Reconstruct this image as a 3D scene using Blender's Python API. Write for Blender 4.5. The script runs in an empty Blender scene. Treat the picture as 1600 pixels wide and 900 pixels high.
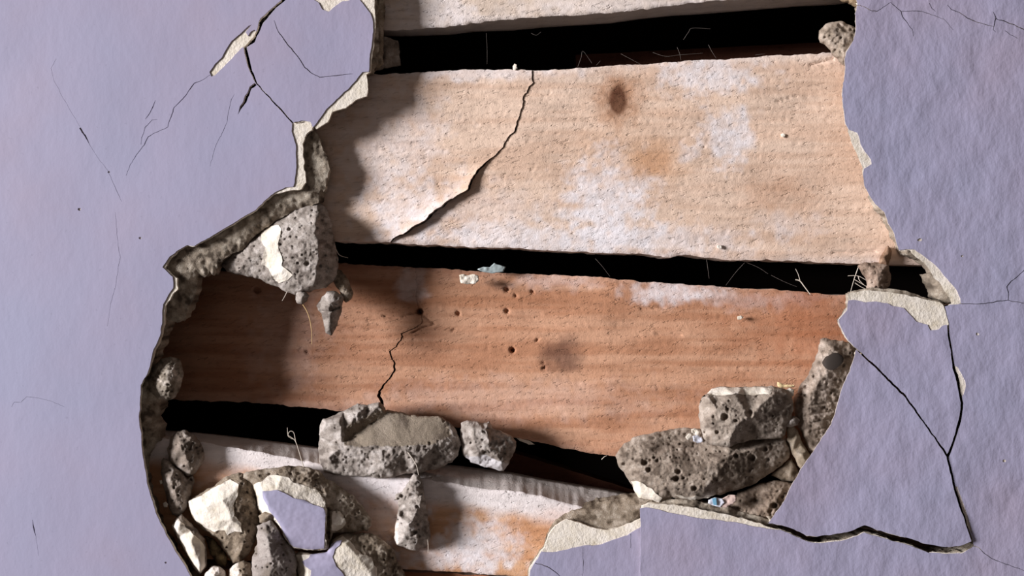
import bpy, math, random
import numpy as np
from mathutils import Vector
from mathutils.geometry import delaunay_2d_cdt

# ---------------------------------------------------------------- camera, sky, light, exposure
S = 0.00025          # metres per reference pixel on the wall face
F = 1200.0           # focal length in reference pixels
Z0 = 1.2             # height of the picture's centre above the floor
sc = bpy.context.scene
C = bpy.context.collection
cam_d = bpy.data.cameras.new('camera')
cam = bpy.data.objects.new('camera', cam_d); C.objects.link(cam)
cam_d.sensor_width = 36.0; cam_d.lens = 36.0*F/1600.0
cam_d.clip_start = 0.01; cam_d.clip_end = 50
cam.location = (0, -F*S, Z0); cam.rotation_euler = (math.pi/2, 0, 0)
sc.camera = cam
w = bpy.data.worlds.new('room_light'); sc.world = w; w.use_nodes = True
w.node_tree.nodes['Background'].inputs[0].default_value = (1.0, 0.86, 0.80, 1)
w.node_tree.nodes['Background'].inputs[1].default_value = 0.11
ld = bpy.data.lights.new('window_daylight', 'AREA'); ld.shape = 'RECTANGLE'
ld.size = 0.95; ld.size_y = 0.90; ld.energy = 300; ld.color = (0.97, 0.97, 1.0)
lo = bpy.data.objects.new('window_daylight', ld); C.objects.link(lo)
lo.location = (-3.25, -1.55, Z0+0.50)
lo.rotation_euler = (Vector((0.03, 0, Z0)) - lo.location).to_track_quat('-Z', 'Y').to_euler()
sc.view_settings.view_transform = 'Standard'; sc.view_settings.look = 'None'
sc.view_settings.exposure = 0.0; sc.view_settings.gamma = 1.0
sc.view_settings.use_curve_mapping = False

# ---------------------------------------------------------------- helpers
def lin(c):
    c = np.asarray(c, float)/255.0
    return np.where(c <= 0.04045, c/12.92, ((c+0.055)/1.055)**2.4)
def Wd(px, py, d):                      # a point d pixels behind the wall face, seen at px, py
    px = np.asarray(px, float); py = np.asarray(py, float); d = np.asarray(d, float)+0*px
    k = 1+d/F
    return np.stack([(px-800)*k*S, d*S, Z0+(450-py)*k*S], -1)
def _h(xi, yi, seed):
    n = (xi.astype(np.int64)*374761393 + yi.astype(np.int64)*668265263 + seed*1442695041) & 0xffffffff
    n = ((n ^ (n >> 13))*1274126177) & 0xffffffff
    n = ((n ^ (n >> 15))*2246822519) & 0xffffffff
    return ((n ^ (n >> 16)) & 0xffff)/65535.0
def vn(x, y, seed=0):
    xi = np.floor(x); yi = np.floor(y); fx = x-xi; fy = y-yi
    fx = fx*fx*(3-2*fx); fy = fy*fy*(3-2*fy)
    a = _h(xi, yi, seed); b = _h(xi+1, yi, seed); c = _h(xi, yi+1, seed); d = _h(xi+1, yi+1, seed)
    return (a+(b-a)*fx)*(1-fy)+(c+(d-c)*fx)*fy
def fbm(x, y, scale, octv=3, seed=0, sy=None):
    x = np.asarray(x, float)/scale; y = np.asarray(y, float)/(sy or scale); s = 0; a = 1; t = 0
    for k in range(octv):
        s = s+a*(vn(x*2**k+17.3*k, y*2**k+9.1*k, seed+k*7)*2-1); t += a; a *= 0.5
    return s/t
def sst(a, b, x):
    t = np.clip((x-a)/(b-a), 0, 1); return t*t*(3-2*t)
def pip(x, y, poly):
    ins = np.zeros(x.shape, bool); p = np.asarray(poly, float); q = np.roll(p, -1, 0)
    for (x1, y1), (x2, y2) in zip(p[:, :2], q[:, :2]):
        if y1 == y2: continue
        m = ((y1 > y) != (y2 > y)) & (x < (x2-x1)*(y-y1)/(y2-y1)+x1); ins ^= m
    return ins
def edist(x, y, polys):                 # distance to the outlines
    best = np.full(x.shape, 1e9)
    for poly in polys:
        p = np.asarray(poly, float)[:, :2]; q = np.roll(p, -1, 0)
        for a, b in zip(p, q):
            v = b-a; L = v@v
            if L < 1e-9: continue
            t = np.clip(((x-a[0])*v[0]+(y-a[1])*v[1])/L, 0, 1)
            best = np.minimum(best, (x-a[0]-t*v[0])**2+(y-a[1]-t*v[1])**2)
    return np.sqrt(best)
def dens(poly, step, jag=0.0, closed=True, seed=5):
    p = np.array([q[:2] for q in poly], float); out = []
    n = len(p) if closed else len(p)-1
    for i in range(n):
        a = p[i]; b = p[(i+1) % len(p)]; k = max(1, int(np.hypot(*(b-a))/step))
        if np.hypot(*(b-a)) > 500: k = 12
        for j in range(k): out.append(a+(b-a)*j/k)
    if not closed: out.append(p[-1])
    o = np.array(out)
    if jag:
        o = o+np.stack([fbm(o[:, 0], o[:, 1], 9, 3, seed), fbm(o[:, 0], o[:, 1], 9, 3, seed+40)], -1)*jag*1.6
    return o
def slot(pts, wid, step=3.5, jag=0.8, seed=5):   # a crack: a polygon round a polyline; wid = one width or one per point
    p = np.asarray(pts, float); wd = np.full(len(p), float(wid)) if np.isscalar(wid) else np.asarray(wid, float)
    c = []; ww = []
    for i in range(len(p)-1):
        k = max(1, int(np.hypot(*(p[i+1]-p[i]))/step))
        for j in range(k): c.append(p[i]+(p[i+1]-p[i])*j/k); ww.append(wd[i]+(wd[i+1]-wd[i])*j/k)
    c.append(p[-1]); ww.append(wd[-1]); c = np.array(c); ww = np.array(ww)
    ww = ww*(1+0.35*fbm(c[:, 0], c[:, 1], 6, 2, 77))
    c = c+np.stack([fbm(c[:, 0], c[:, 1], 8, 3, seed), fbm(c[:, 0], c[:, 1], 8, 3, seed+40)], -1)*jag*1.6
    t = np.gradient(c, axis=0); t /= np.maximum(np.hypot(t[:, 0], t[:, 1]), 1e-6)[:, None]
    n = np.stack([-t[:, 1], t[:, 0]], -1); ww = np.maximum(ww, 0.3)
    return np.vstack([c+n*ww[:, None]/2, (c-n*ww[:, None]/2)[::-1]])
def mesh(name, V, Fc, mat, parent=None, col=None, smooth=True, origin=None):
    V = np.asarray(V, float)
    if parent is not None: o0 = np.array(parent.location)
    else: o0 = (V.min(0)+V.max(0))/2 if origin is None else np.array(origin)
    me = bpy.data.meshes.new(name)
    me.vertices.add(len(V)); me.vertices.foreach_set('co', (V-o0).astype(np.float32).ravel())
    tri = [f for f in Fc if len(f)]
    loops = np.concatenate([np.asarray(f).ravel() for f in tri]); 
    tot = np.concatenate([np.full(len(f), np.asarray(f).shape[1]) for f in tri])
    me.loops.add(len(loops)); me.loops.foreach_set('vertex_index', loops.astype(np.int32))
    me.polygons.add(len(tot)); st = np.concatenate([[0], np.cumsum(tot)[:-1]])
    me.polygons.foreach_set('loop_start', st.astype(np.int32)); me.polygons.foreach_set('loop_total', tot.astype(np.int32))
    me.polygons.foreach_set('use_smooth', np.full(len(tot), smooth))
    if col is not None:
        at = me.color_attributes.new('Col', 'FLOAT_COLOR', 'POINT')
        at.data.foreach_set('color', np.concatenate([col, np.ones((len(V), 1))], 1).astype(np.float32).ravel())
    me.update(); me.validate(); me.materials.append(mat)
    o = bpy.data.objects.new(name, me); C.objects.link(o)
    if parent is not None: o.parent = parent
    else: o.location = o0
    return o
def tag(o, label=None, cat=None, group=None, kind=None):
    if label: o['label'] = label
    if cat: o['category'] = cat
    if group: o['group'] = group
    if kind: o['kind'] = kind
    return o
def empty(name, px, py, d):
    o = bpy.data.objects.new(name, None); C.objects.link(o); o.location = Wd(px, py, d); o.empty_display_size = 0.01
    return o

def plate(name, outer, dfun, mat, parent=None, holes=(), step=3.0, ostep=3.0, jag=1.0, rim=6.0, inset=0.0, nr=3,
          rough=0.6, colfn=None, band=None, coarse=16, closed=False, bulge=10.0, R=12.0, grid=True, smooth=True, dense_outer=True, origin=None):
    """front surface = dfun(px, py) in depth pixels inside outer minus holes; rim goes straight back; closed rocks get a back."""
    O = dens(outer, ostep, jag) if dense_outer else np.asarray(outer, float)[:, :2]
    Hs = [h if isinstance(h, np.ndarray) else dens(h, ostep, jag) for h in holes]
    loops = [O]+Hs
    pts = [O]+Hs; edges = []; k = 0
    for L in loops:
        n = len(L); edges += [(k+i, k+(i+1) % n) for i in range(n)]; k += n
    if grid:
        x0, y0 = O.min(0); x1, y1 = O.max(0)
        x0 = max(x0, -60); y0 = max(y0, -60); x1 = min(x1, 1660); y1 = min(y1, 960)
        def gr(s):
            gx, gy = np.meshgrid(np.arange(x0, x1, s), np.arange(y0, y1, s*0.87)); gx = gx.astype(float); gy = gy.astype(float); gx[1::2] += s/2
            gx = gx.ravel(); gy = gy.ravel(); rs = np.random.RandomState(3)
            return gx+rs.uniform(-.22, .22, gx.shape)*s, gy+rs.uniform(-.22, .22, gy.shape)*s
        gx, gy = gr(step); e = edist(gx, gy, loops if len(Hs) < 3 or band else loops)
        m = pip(gx, gy, O)
        for h in Hs: m &= ~pip(gx, gy, h)
        m &= e > step*0.45
        if band: m &= e < band
        pts.append(np.stack([gx[m], gy[m]], -1))
        if band:
            gx, gy = gr(coarse); e = edist(gx, gy, loops); m = pip(gx, gy, O) & (e >= band)
            for h in Hs: m &= ~pip(gx, gy, h)
            pts.append(np.stack([gx[m], gy[m]], -1))
    P = np.vstack(pts)
    r = delaunay_2d_cdt([Vector((a, b)) for a, b in P.tolist()], edges, [], 0, 1e-4)
    P = np.array([tuple(v) for v in r[0]]); T = np.array([f for f in r[2] if len(f) == 3])
    c = P[T].mean(1); m = pip(c[:, 0], c[:, 1], O)
    for h in Hs: m &= ~pip(c[:, 0], c[:, 1], h)
    T = T[m]
    # drop unused
    u = np.unique(T); mp = np.full(len(P), -1); mp[u] = np.arange(len(u)); P = P[u]; T = mp[T]
    # orient so the normal faces the camera (-Y): px right, py down -> reverse of ccw in (px,py)
    a, b, cc = P[T[:, 0]], P[T[:, 1]], P[T[:, 2]]
    ar = (b[:, 0]-a[:, 0])*(cc[:, 1]-a[:, 1])-(b[:, 1]-a[:, 1])*(cc[:, 0]-a[:, 0])
    T[ar > 0] = T[ar > 0][:, ::-1]
    E = np.vstack([T[:, [0, 1]], T[:, [1, 2]], T[:, [2, 0]]])
    key = E.min(1)*10000000+E.max(1); uq, idx, cnt = np.unique(key, return_index=True, return_counts=True)
    B = E[idx[cnt == 1]]                      # directed boundary edges
    d = dfun(P[:, 0], P[:, 1]); V = Wd(P[:, 0], P[:, 1], d)
    # outward normals at boundary verts (world XZ)
    N = np.zeros((len(P), 2)); ev = V[B[:, 1]][:, [0, 2]]-V[B[:, 0]][:, [0, 2]]
    en = np.stack([-ev[:, 1], ev[:, 0]], -1); en /= np.maximum(np.hypot(en[:, 0], en[:, 1]), 1e-12)[:, None]
    mid = (V[B[:, 0]]+V[B[:, 1]])[:, [0, 2]]/2
    np.add.at(N, B[:, 0], en); np.add.at(N, B[:, 1], en)
    # sign: the third vertex of the boundary triangle must lie on the other side
    tri_c = np.vstack([V[T].mean(1)]*3)[idx[cnt == 1]][:, [0, 2]]
    sg = np.sign(((tri_c-mid)*en).sum(1).mean()); N *= (-sg if sg else 1)
    N /= np.maximum(np.hypot(N[:, 0], N[:, 1]), 1e-9)[:, None]
    col = colfn(P[:, 0], P[:, 1]) if colfn else None
    if closed:
        e = edist(P[:, 0], P[:, 1], [O]); bd = np.zeros(len(P), bool); bd[B.ravel()] = True
        pr = np.sqrt(np.clip(1-(1-np.clip(e/R, 0, 1))**2, 0, 1))
        db = np.maximum(d+4, dfun(P[:, 0], P[:, 1], True)+rim*0.2+bulge*pr+fbm(P[:, 0], P[:, 1], 8, 2, 9)*1.0)
        V2 = Wd(P[:, 0], P[:, 1], db); mp = np.arange(len(P))+len(P); mp[bd] = np.flatnonzero(bd)
        return mesh(name, np.vstack([V, V2]), [T, mp[T][:, ::-1]], mat, parent, None if col is None else np.vstack([col, col]), smooth, origin)
    bi = np.unique(B); mp = np.full(len(P), -1); mp[bi] = np.arange(len(bi))
    Vs = [V]; cs = [col] if colfn else None; Fq = []; base = len(V); nb = len(bi)
    pb = P[bi]
    for k in range(nr+1):
        t = k/nr; R0 = V[bi].copy(); R0[:, 1] += rim*t*S
        ins = inset(pb[:, 0], pb[:, 1]) if callable(inset) else inset
        off = -ins*t+(rough*fbm(pb[:, 0]+k*13.7, pb[:, 1]+k*rim*0.9, 7, 3, 31)*(1 if 0 < k else 0))
        R0[:, 0] += N[bi, 0]*off*S; R0[:, 2] += N[bi, 1]*off*S
        if k: R0[:, 1] += rough*0.3*fbm(pb[:, 0]+k*3, pb[:, 1]-k*9, 6, 2, 33)*S
        Vs.append(R0)
        if colfn: cs.append(colfn(pb[:, 0], pb[:, 1]+0*k))
        if k:
            p0 = base+(k-1)*nb; p1 = base+k*nb
            Fq.append(np.stack([p0+mp[B[:, 1]], p0+mp[B[:, 0]], p1+mp[B[:, 0]], p1+mp[B[:, 1]]], -1))
    return mesh(name, np.vstack(Vs), [T]+Fq, mat, parent, np.vstack(cs) if colfn else None, smooth, origin)

# ---------------------------------------------------------------- materials
def nodes(name):
    m = bpy.data.materials.new(name); m.use_nodes = True; nt = m.node_tree; b = nt.nodes['Principled BSDF']
    return m, nt, b
def N_(nt, t, **k):
    n = nt.nodes.new(t)
    for a, v in k.items(): setattr(n, a, v)
    return n
def noise(nt, vec, scale, det=3, rough=0.55):
    n = N_(nt, 'ShaderNodeTexNoise'); n.inputs['Scale'].default_value = scale; n.inputs['Detail'].default_value = det
    n.inputs['Roughness'].default_value = rough; nt.links.new(vec, n.inputs['Vector']); return n.outputs['Fac']
def ramp(nt, fac, stops):
    r = N_(nt, 'ShaderNodeValToRGB'); el = r.color_ramp.elements
    while len(el) < len(stops): el.new(0.5)
    for e, (p, c) in zip(el, stops): e.position = p; e.color = tuple(c)+(1,) if len(c) == 3 else c
    nt.links.new(fac, r.inputs[0]); return r.outputs[0]
def mulc(nt, a, b, fac=1.0):
    m = N_(nt, 'ShaderNodeMix', data_type='RGBA', blend_type='MULTIPLY'); m.inputs[0].default_value = fac
    nt.links.new(a, m.inputs[6]); nt.links.new(b, m.inputs[7]); return m.outputs[2]
def bump(nt, h, dist, strength=1.0, prev=None):
    b = N_(nt, 'ShaderNodeBump'); b.inputs['Distance'].default_value = dist; nt.links.new(h, b.inputs['Height'])
    if isinstance(strength, float): b.inputs['Strength'].default_value = strength
    else: nt.links.new(strength, b.inputs['Strength'])
    if prev is not None: nt.links.new(prev, b.inputs['Normal'])
    return b.outputs[0]
def g3(v): return (v, v, v)

def paint_mat():
    m, nt, b = nodes('lilac_paint'); pos = N_(nt, 'ShaderNodeNewGeometry').outputs['Position']
    c = ramp(nt, noise(nt, pos, 14, 4), [(0.3, lin((150, 148, 172))), (0.5, lin((154, 148, 171))), (0.72, lin((158, 146, 165)))])
    sx = N_(nt, 'ShaderNodeSeparateXYZ'); nt.links.new(pos, sx.inputs[0])
    mr = N_(nt, 'ShaderNodeMapRange'); nt.links.new(sx.outputs[0], mr.inputs[0])
    mr.inputs[1].default_value = -0.10; mr.inputs[2].default_value = 0.13; mr.inputs[3].default_value = 0.10; mr.inputs[4].default_value = 0.45
    sp = ramp(nt, noise(nt, pos, 520, 2), [(0.0, g3(0.80)), (0.26, g3(0.90)), (0.33, g3(1))])
    nt.links.new(mulc(nt, c, sp), b.inputs['Base Color'])
    b.inputs['Roughness'].default_value = 0.7; b.inputs['Specular IOR Level'].default_value = 0.25
    mp = N_(nt, 'ShaderNodeMapping'); mp.inputs['Scale'].default_value = (1.0, 1, 0.6); nt.links.new(pos, mp.inputs[0])
    n1 = bump(nt, noise(nt, mp.outputs[0], 210, 3, 0.5), 0.0011, mr.outputs[0])
    n2 = bump(nt, noise(nt, pos, 650, 2), 0.0002, mr.outputs[0], n1)
    nt.links.new(n2, b.inputs['Normal']); return m
def cream_mat():
    m, nt, b = nodes('cream_plaster'); pos = N_(nt, 'ShaderNodeNewGeometry').outputs['Position']
    c = ramp(nt, noise(nt, pos, 160, 5, 0.7), [(0.30, lin((196, 182, 160))), (0.45, lin((216, 204, 188))), (0.7, lin((229, 219, 208)))])
    nt.links.new(c, b.inputs['Base Color']); b.inputs['Roughness'].default_value = 0.9
    nt.links.new(bump(nt, noise(nt, pos, 700, 4, 0.6), 0.0006, 0.7), b.inputs['Normal']); return m
def mineral_mat(name, bd=0.0010):
    m, nt, b = nodes(name); pos = N_(nt, 'ShaderNodeNewGeometry').outputs['Position']
    at = N_(nt, 'ShaderNodeAttribute', attribute_name='Col').outputs['Color']
    c = ramp(nt, noise(nt, pos, 1900, 4, 0.8), [(0.30, g3(0.42)), (0.41, g3(0.84)), (0.56, g3(1.0)), (0.72, g3(1.28))])
    nt.links.new(mulc(nt, at, c), b.inputs['Base Color']); b.inputs['Roughness'].default_value = 0.95
    b.inputs['Specular IOR Level'].default_value = 0.2
    nt.links.new(bump(nt, noise(nt, pos, 2300, 4, 0.75), bd*0.8, 0.9), b.inputs['Normal']); return m
def wood_mat():
    m, nt, b = nodes('rough_sawn_wood'); pos = N_(nt, 'ShaderNodeNewGeometry').outputs['Position']
    at = N_(nt, 'ShaderNodeAttribute', attribute_name='Col').outputs['Color']
    mp = N_(nt, 'ShaderNodeMapping'); mp.inputs['Scale'].default_value = (60, 300, 420); mp.inputs['Rotation'].default_value = (0, 0.05, 0)
    nt.links.new(pos, mp.inputs[0])
    g = ramp(nt, noise(nt, mp.outputs[0], 1.0, 4, 0.6), [(0.3, g3(0.86)), (0.5, g3(1)), (0.7, g3(1.06))])
    nt.links.new(mulc(nt, at, g), b.inputs['Base Color']); b.inputs['Roughness'].default_value = 0.85
    b.inputs['Specular IOR Level'].default_value = 0.25
    mp2 = N_(nt, 'ShaderNodeMapping'); mp2.inputs['Scale'].default_value = (270, 900, 1000); mp0 = N_(nt, 'ShaderNodeMapping'); mp0.inputs['Rotation'].default_value = (0, 0.22, 0)
    nt.links.new(pos, mp0.inputs[0]); nt.links.new(mp0.outputs[0], mp2.inputs[0])
    s = ramp(nt, noise(nt, mp2.outputs[0], 1.0, 3, 0.6), [(0.29, g3(0)), (0.41, g3(1))])
    n1 = bump(nt, s, 0.0006, 0.6)
    n2 = bump(nt, noise(nt, pos, 1400, 3, 0.6), 0.0003, 0.5, n1)
    nt.links.new(n2, b.inputs['Normal']); return m
def plain(name, col, rough=0.8, sss=0.0):
    m, nt, b = nodes(name); b.inputs['Base Color'].default_value = (*lin(col), 1); b.inputs['Roughness'].default_value = rough; b.inputs['Specular IOR Level'].default_value = 0.5 if rough < 0.6 else 0.1
    return m
M_paint = paint_mat(); M_cream = cream_mat(); M_min = mineral_mat('porous_mortar'); M_wood = wood_mat()

CREAM = lin((228, 218, 203)); 
def mortar_col(seed=0, base=(160, 148, 138), light=(192, 182, 172), dark=(120, 107, 96), scale=9):
    b, l, k = lin(base)*(1.36, 1.32, 1.29), lin(light)*(1.3, 1.26, 1.24), lin(dark)*(1.3, 1.26, 1.22)
    def f(x, y):
        n = fbm(x, y, scale, 4, seed+3); n2 = fbm(x, y, 45, 2, seed+11)
        a = sst(0.05, 0.5, n+n2*0.4)[:, None]; c = sst(0.05, 0.5, -n-n2*0.3)[:, None]
        return b*(1-a)*(1-c)+l*a*(1-c)+k*c
    return f

# ---------------------------------------------------------------- outlines traced on the wall face
seg_C = [(452, -165), (451, -40), (439, 0), (420, 17), (407, 29), (402, 42), (398, 56), (381, 73), (382, 86), (385, 98), (390, 111), (396, 124), (400, 131),
         (415, 147), (430, 164), (445, 179), (456, 193)]
P_L1 = [(456, 205), (459, 215), (462, 230), (463, 250), (462, 270), (460, 285), (458, 292), (445, 293), (430, 300), (415, 312), (400, 328), (375, 342),
        (345, 360), (320, 375), (303, 385), (292, 383), (280, 390), (265, 400), (254, 418)]
P_L2 = [(262, 426), (270, 432), (271, 450), (262, 462), (255, 475), (253, 490), (253, 505), (251, 520), (246, 535), (240, 545), (237, 558), (234, 572),
        (228, 588), (220, 602), (219, 620), (218, 640), (217, 655), (218, 668), (221, 678), (221, 692), (223, 710), (226, 730), (230, 755), (235, 775),
        (243, 800), (252, 820), (262, 840), (272, 858), (283, 875), (293, 892), (305, 915)]
seg_bot = [(330, 960), (390, 1010), (600, 1040), (830, 1030), (900, 1000), (1001, 985), (1000, 900), (1001, 830)]
P_B = [(1000, 795), (1010, 793), (1030, 797), (1060, 804), (1090, 809), (1120, 813), (1150, 817), (1180, 823), (1200, 826)]
seg_crk = [(1220, 828), (1240, 837), (1262, 846), (1280, 849), (1310, 846), (1330, 841), (1350, 832), (1372, 839), (1400, 846), (1425, 854), (1450, 863),
           (1480, 866), (1505, 864), (1521, 853), (1514, 825), (1502, 790), (1493, 762), (1487, 735), (1482, 715), (1487, 704), (1495, 682), (1502, 655),
           (1505, 630), (1502, 612), (1498, 592), (1492, 570), (1488, 550), (1484, 525), (1483, 505), (1479, 490), (1476, 478)]
P_R = [(1501, 474), (1500, 466), (1495, 455), (1487, 443), (1475, 430), (1464, 418), (1452, 407), (1440, 398), (1428, 390), (1420, 389), (1404, 391),
       (1400, 378), (1397, 365), (1388, 348), (1382, 332), (1368, 320), (1358, 305), (1350, 290), (1349, 275), (1350, 263), (1362, 256), (1361, 249),
       (1352, 238), (1345, 225), (1340, 207), (1327, 203), (1320, 190), (1318, 170), (1316, 150), (1317, 130), (1320, 115), (1321, 105), (1320, 92),
       (1323, 82), (1330, 70), (1336, 55), (1338, 40), (1336, 22), (1340, 8), (1336, -5), (1332, -40), (1338, -100), (1330, -165)]
hole_paint = seg_C+P_L1+P_L2+seg_bot+P_B+seg_crk+P_R
C_L1 = [(470, 190), (490, 190), (488, 203), (478, 210), (473, 225), (474, 245), (475, 262), (479, 285), (470, 295), (450, 299), (431, 302), (415.5, 313), (400.5, 329),
        (375.5, 343), (345.5, 361), (320.5, 376), (303.5, 386), (292, 384), (280.5, 391), (266, 402), (257, 420)]
C_L2 = [(266, 426), (276, 434), (277, 452), (266, 466), (259, 478), (257, 492), (256, 507), (253, 521), (248, 536), (242, 546), (239, 559)]+P_L2[11:]
C_B = [(1000, 792), (1012, 788), (1040, 788), (1075, 792), (1100, 797), (1130, 803), (1150, 808), (1180, 816), (1200, 823)]
C_R = [(1486, 475), (1481, 463), (1473, 450), (1463, 437), (1453, 425), (1445, 412), (1432, 402), (1421, 391), (1404, 392)]+[(a-0.6, b) for a, b in P_R[11:18]]+[(1349.4, 275), (1347, 262), (1342, 247), (1333, 228), (1325, 205)]+[(a-0.6, b) for a, b in P_R[25:]]
crk_c = [(a, b-1.2) if i < 13 else (a, b) for i, (a, b) in enumerate(seg_crk)]
crk_m = [(a, b-3.0) if i < 13 else (a, b) for i, (a, b) in enumerate(seg_crk)]
seg_bot_c = [(a+3, b) if a > 999 else (a, b) for a, b in seg_bot]
C_B = [(1003, 791)]+C_B[1:]
hole_cream = seg_C+C_L1+C_L2+seg_bot_c+C_B+crk_c+C_R
M_L1 = [(470, 193), (489, 204), (499, 214), (505, 232), (512, 248), (514, 265), (509, 285), (506, 303), (500, 316), (482, 322), (458, 330), (432, 344),
        (412, 356), (396, 370), (384, 384), (372, 392), (352, 402), (342, 414), (335, 431), (328, 424), (320, 432), (312, 428)]
M_L2 = [(309, 442), (306, 458), (299, 478), (288, 499), (277, 503), (268, 500), (262, 512), (256, 530), (248, 548), (243, 565), (240, 590), (250, 612),
        (251, 640), (243, 653), (252, 665), (250, 688), (238, 700), (232, 712), (231, 730), (235, 755), (240, 775), (247, 800), (256, 820), (265, 838),
        (275, 856), (286, 873), (296, 890), (306, 912)]
M_B = [(1000, 790), (1012, 783), (1040, 781), (1075, 779), (1100, 785), (1130, 791), (1160, 800), (1200, 812)]
M_R = [(1500, 476), (1488, 472), (1476, 473), (1462, 466), (1456, 448), (1450, 437), (1447, 427), (1456, 425), (1452, 420), (1445, 412), (1438, 408), (1415, 398), (1404, 382),
       (1396, 360), (1390, 340), (1372, 325), (1366, 306), (1360, 285), (1362, 262), (1358, 245), (1350, 228), (1342, 205), (1335, 188), (1332, 150),
       (1334, 120), (1338, 90), (1345, 60), (1345, 20), (1342, -20), (1340, -165)]
hole_mortar = seg_C+M_L1+M_L2+seg_bot_c+M_B+crk_m+M_R
RECT = [(-1500, -1100), (3100, -1100), (3100, 2000), (-1500, 2000)]

# cracks that stay inside the wall sheet (real slots through paint and finish coat)
cr = [
 ([(399, 131), (391, 137), (387, 148), (383, 158), (377, 167), (372, 178)], [6, 5.5, 5, 5, 3.5, 0.6]),
 ([(328, 117), (318, 124), (311, 127), (303, 130), (293, 145), (283, 157), (272, 168), (268, 182), (262, 198), (256, 201), (243, 207), (231, 214), (225, 226), (213, 243), (204, 257), (197, 275)],
  [.9, 1, 1, 1.8, 1.7, 1.5, 1.5, 1.7, 1.4, 1.0, 1.1, 1.5, 1.5, 1.1, 1.0, .5]),
 ([(243, 157), (238, 168), (233, 179), (227, 186)], [.8, 1.6, 1.6, .6]),
 ([(246, 186), (237, 188), (227, 199), (222, 215), (220, 226)], [.6, 1.1, 1.2, 1.2, .5]),
 ([(367, 147), (361, 156), (358, 172), (355, 190), (345, 212), (337, 228), (331, 248), (328, 260)], [.5, 1.0, .9, .9, .8, .8, .7, .4]),
 ([(125, 200), (133, 212), (140, 226), (148, 240), (160, 255), (168, 266), (176, 284), (183, 300), (190, 315)], [2.2, 2.8, .7, .6, .6, .8, .9, 1.2, .5]),
 ([(88, 92), (80, 107), (84, 125), (98, 152), (113, 178), (125, 198)], [.6, .7, .6, .5, .5, .6]),
 ([(180, 332), (182, 355), (184, 380), (188, 402), (184, 425), (180, 448), (173, 475), (168, 510)], [.6, .9, .9, 1, .9, .8, .7, .5]),
 ([(18, 636), (22, 628), (33, 629), (41, 620), (58, 622), (80, 627), (100, 636)], [.7, .9, .9, 1, .6, .5, .4]),
 ([(50, 812), (53, 825), (56, 840), (60, 868)], [.6, 2.2, .6, .5]),
 ([(1336, 8), (1350, 10), (1362, 17), (1370, 18), (1380, 11), (1392, 4), (1400, 11), (1408, 19), (1412, 29), (1418, 37), (1425, 46), (1428, 56)],
  [.8, 1.1, 1.6, 1.3, .9, 1, 1.3, 1.5, 1.5, 1.1, 1.2, .6]),
 ([(1406, 18), (1425, 17), (1440, 18), (1458, 24), (1475, 30), (1483, 40), (1490, 47)], [.7, 1, 1.1, .9, .8, .6, .5]),
 ([(1480, 8), (1487, 15), (1500, 20), (1512, 28), (1525, 34), (1540, 38), (1553, 41)], [.7, 1.3, 1.4, 1.4, 1.5, 1.3, .8]),
 ([(1551, 18), (1556, 28), (1553, 38), (1552, 46), (1556, 50)], [.8, 1.6, 1.6, 1.2, .5]),
 ([(1556, 29), (1572, 34), (1585, 40), (1600, 46), (1650, 60)], [1.3, 1.6, 1.6, 1.9, 1.5]),
 ([(1570, 48), (1578, 54), (1590, 60)], [.9, 1.1, .6]),
 ([(1452, 5), (1456, 13), (1462, 18)], [1, 1.3, .6]),
 ([(1500, 474), (1520, 475), (1540, 474), (1558, 471), (1575, 469), (1576, 460), (1573, 448), (1578, 442), (1590, 432), (1602, 420), (1640, 400)],
  [1, 1.3, 1.4, 1.6, 1.7, 1.6, 1.8, 1.7, 1.6, 1.3, 1.0]),
 ([(1575, 469), (1590, 472), (1602, 474), (1640, 478)], [1.2, 1.1, 1.0, .6]),
 ([(1520, 852), (1530, 856), (1541, 866), (1550, 873), (1570, 881), (1590, 887), (1604, 893), (1640, 905)], [1.6, 1.4, 1.4, 1.2, 1.0, .9, .8, .6]),
]
slots = [slot(a, [v if v > 2 else v*(0.72 if a[0][0] > 200 else 0.5) for v in b]) for a, b in cr]
flake_white = [(327, 113), (330, 120), (336, 118), (344, 110), (352, 102), (365, 88), (378, 74), (388, 72), (396, 62), (401, 50), (397, 46), (392, 49), (388, 56), (384, 50), (393, 38), (388, 40), (374, 54), (362, 64), (355, 74), (346, 90), (336, 100)]
flakes = [dens(flake_white, 3, 0.6)]
flakes += [dens(p, 3, 0.5) for p in (
 [(1486, 576), (1491, 571), (1497, 574), (1502, 584), (1508, 596), (1509, 604), (1506, 616), (1502, 622), (1498, 606), (1495, 592)],
 [(1478, 764), (1488, 761), (1496, 760), (1499, 770), (1506, 788), (1512, 805), (1517, 825), (1519, 835), (1512, 822), (1503, 800), (1498, 788), (1495, 772), (1486, 768)])]
rs = np.random.RandomState(11)
for (x, y, r) in [(124, 327, 3), (219, 372, 2.5), (43, 812, 0.1), (1437, 375, 3.5), (1369, 1700, 1), (1527, 522, 3), (1503, 400, 2), (1569, 720, 3), (170, 269, 2.2), (259, 879, 2)]:
    if y < 900 and r > 1:
        a = np.linspace(0, 6.28, 9)[:-1]; flakes.append(np.stack([x+np.cos(a)*r*rs.uniform(.7, 1.2, 8), y+np.sin(a)*r*.8*rs.uniform(.7, 1.2, 8)], -1))
def undul(x, y):
    a = sst(700, 1350, x)
    return fbm(x, y, 160, 2, 60)*1.8+a*fbm(x, y, 34, 2, 61)*1.3

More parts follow.
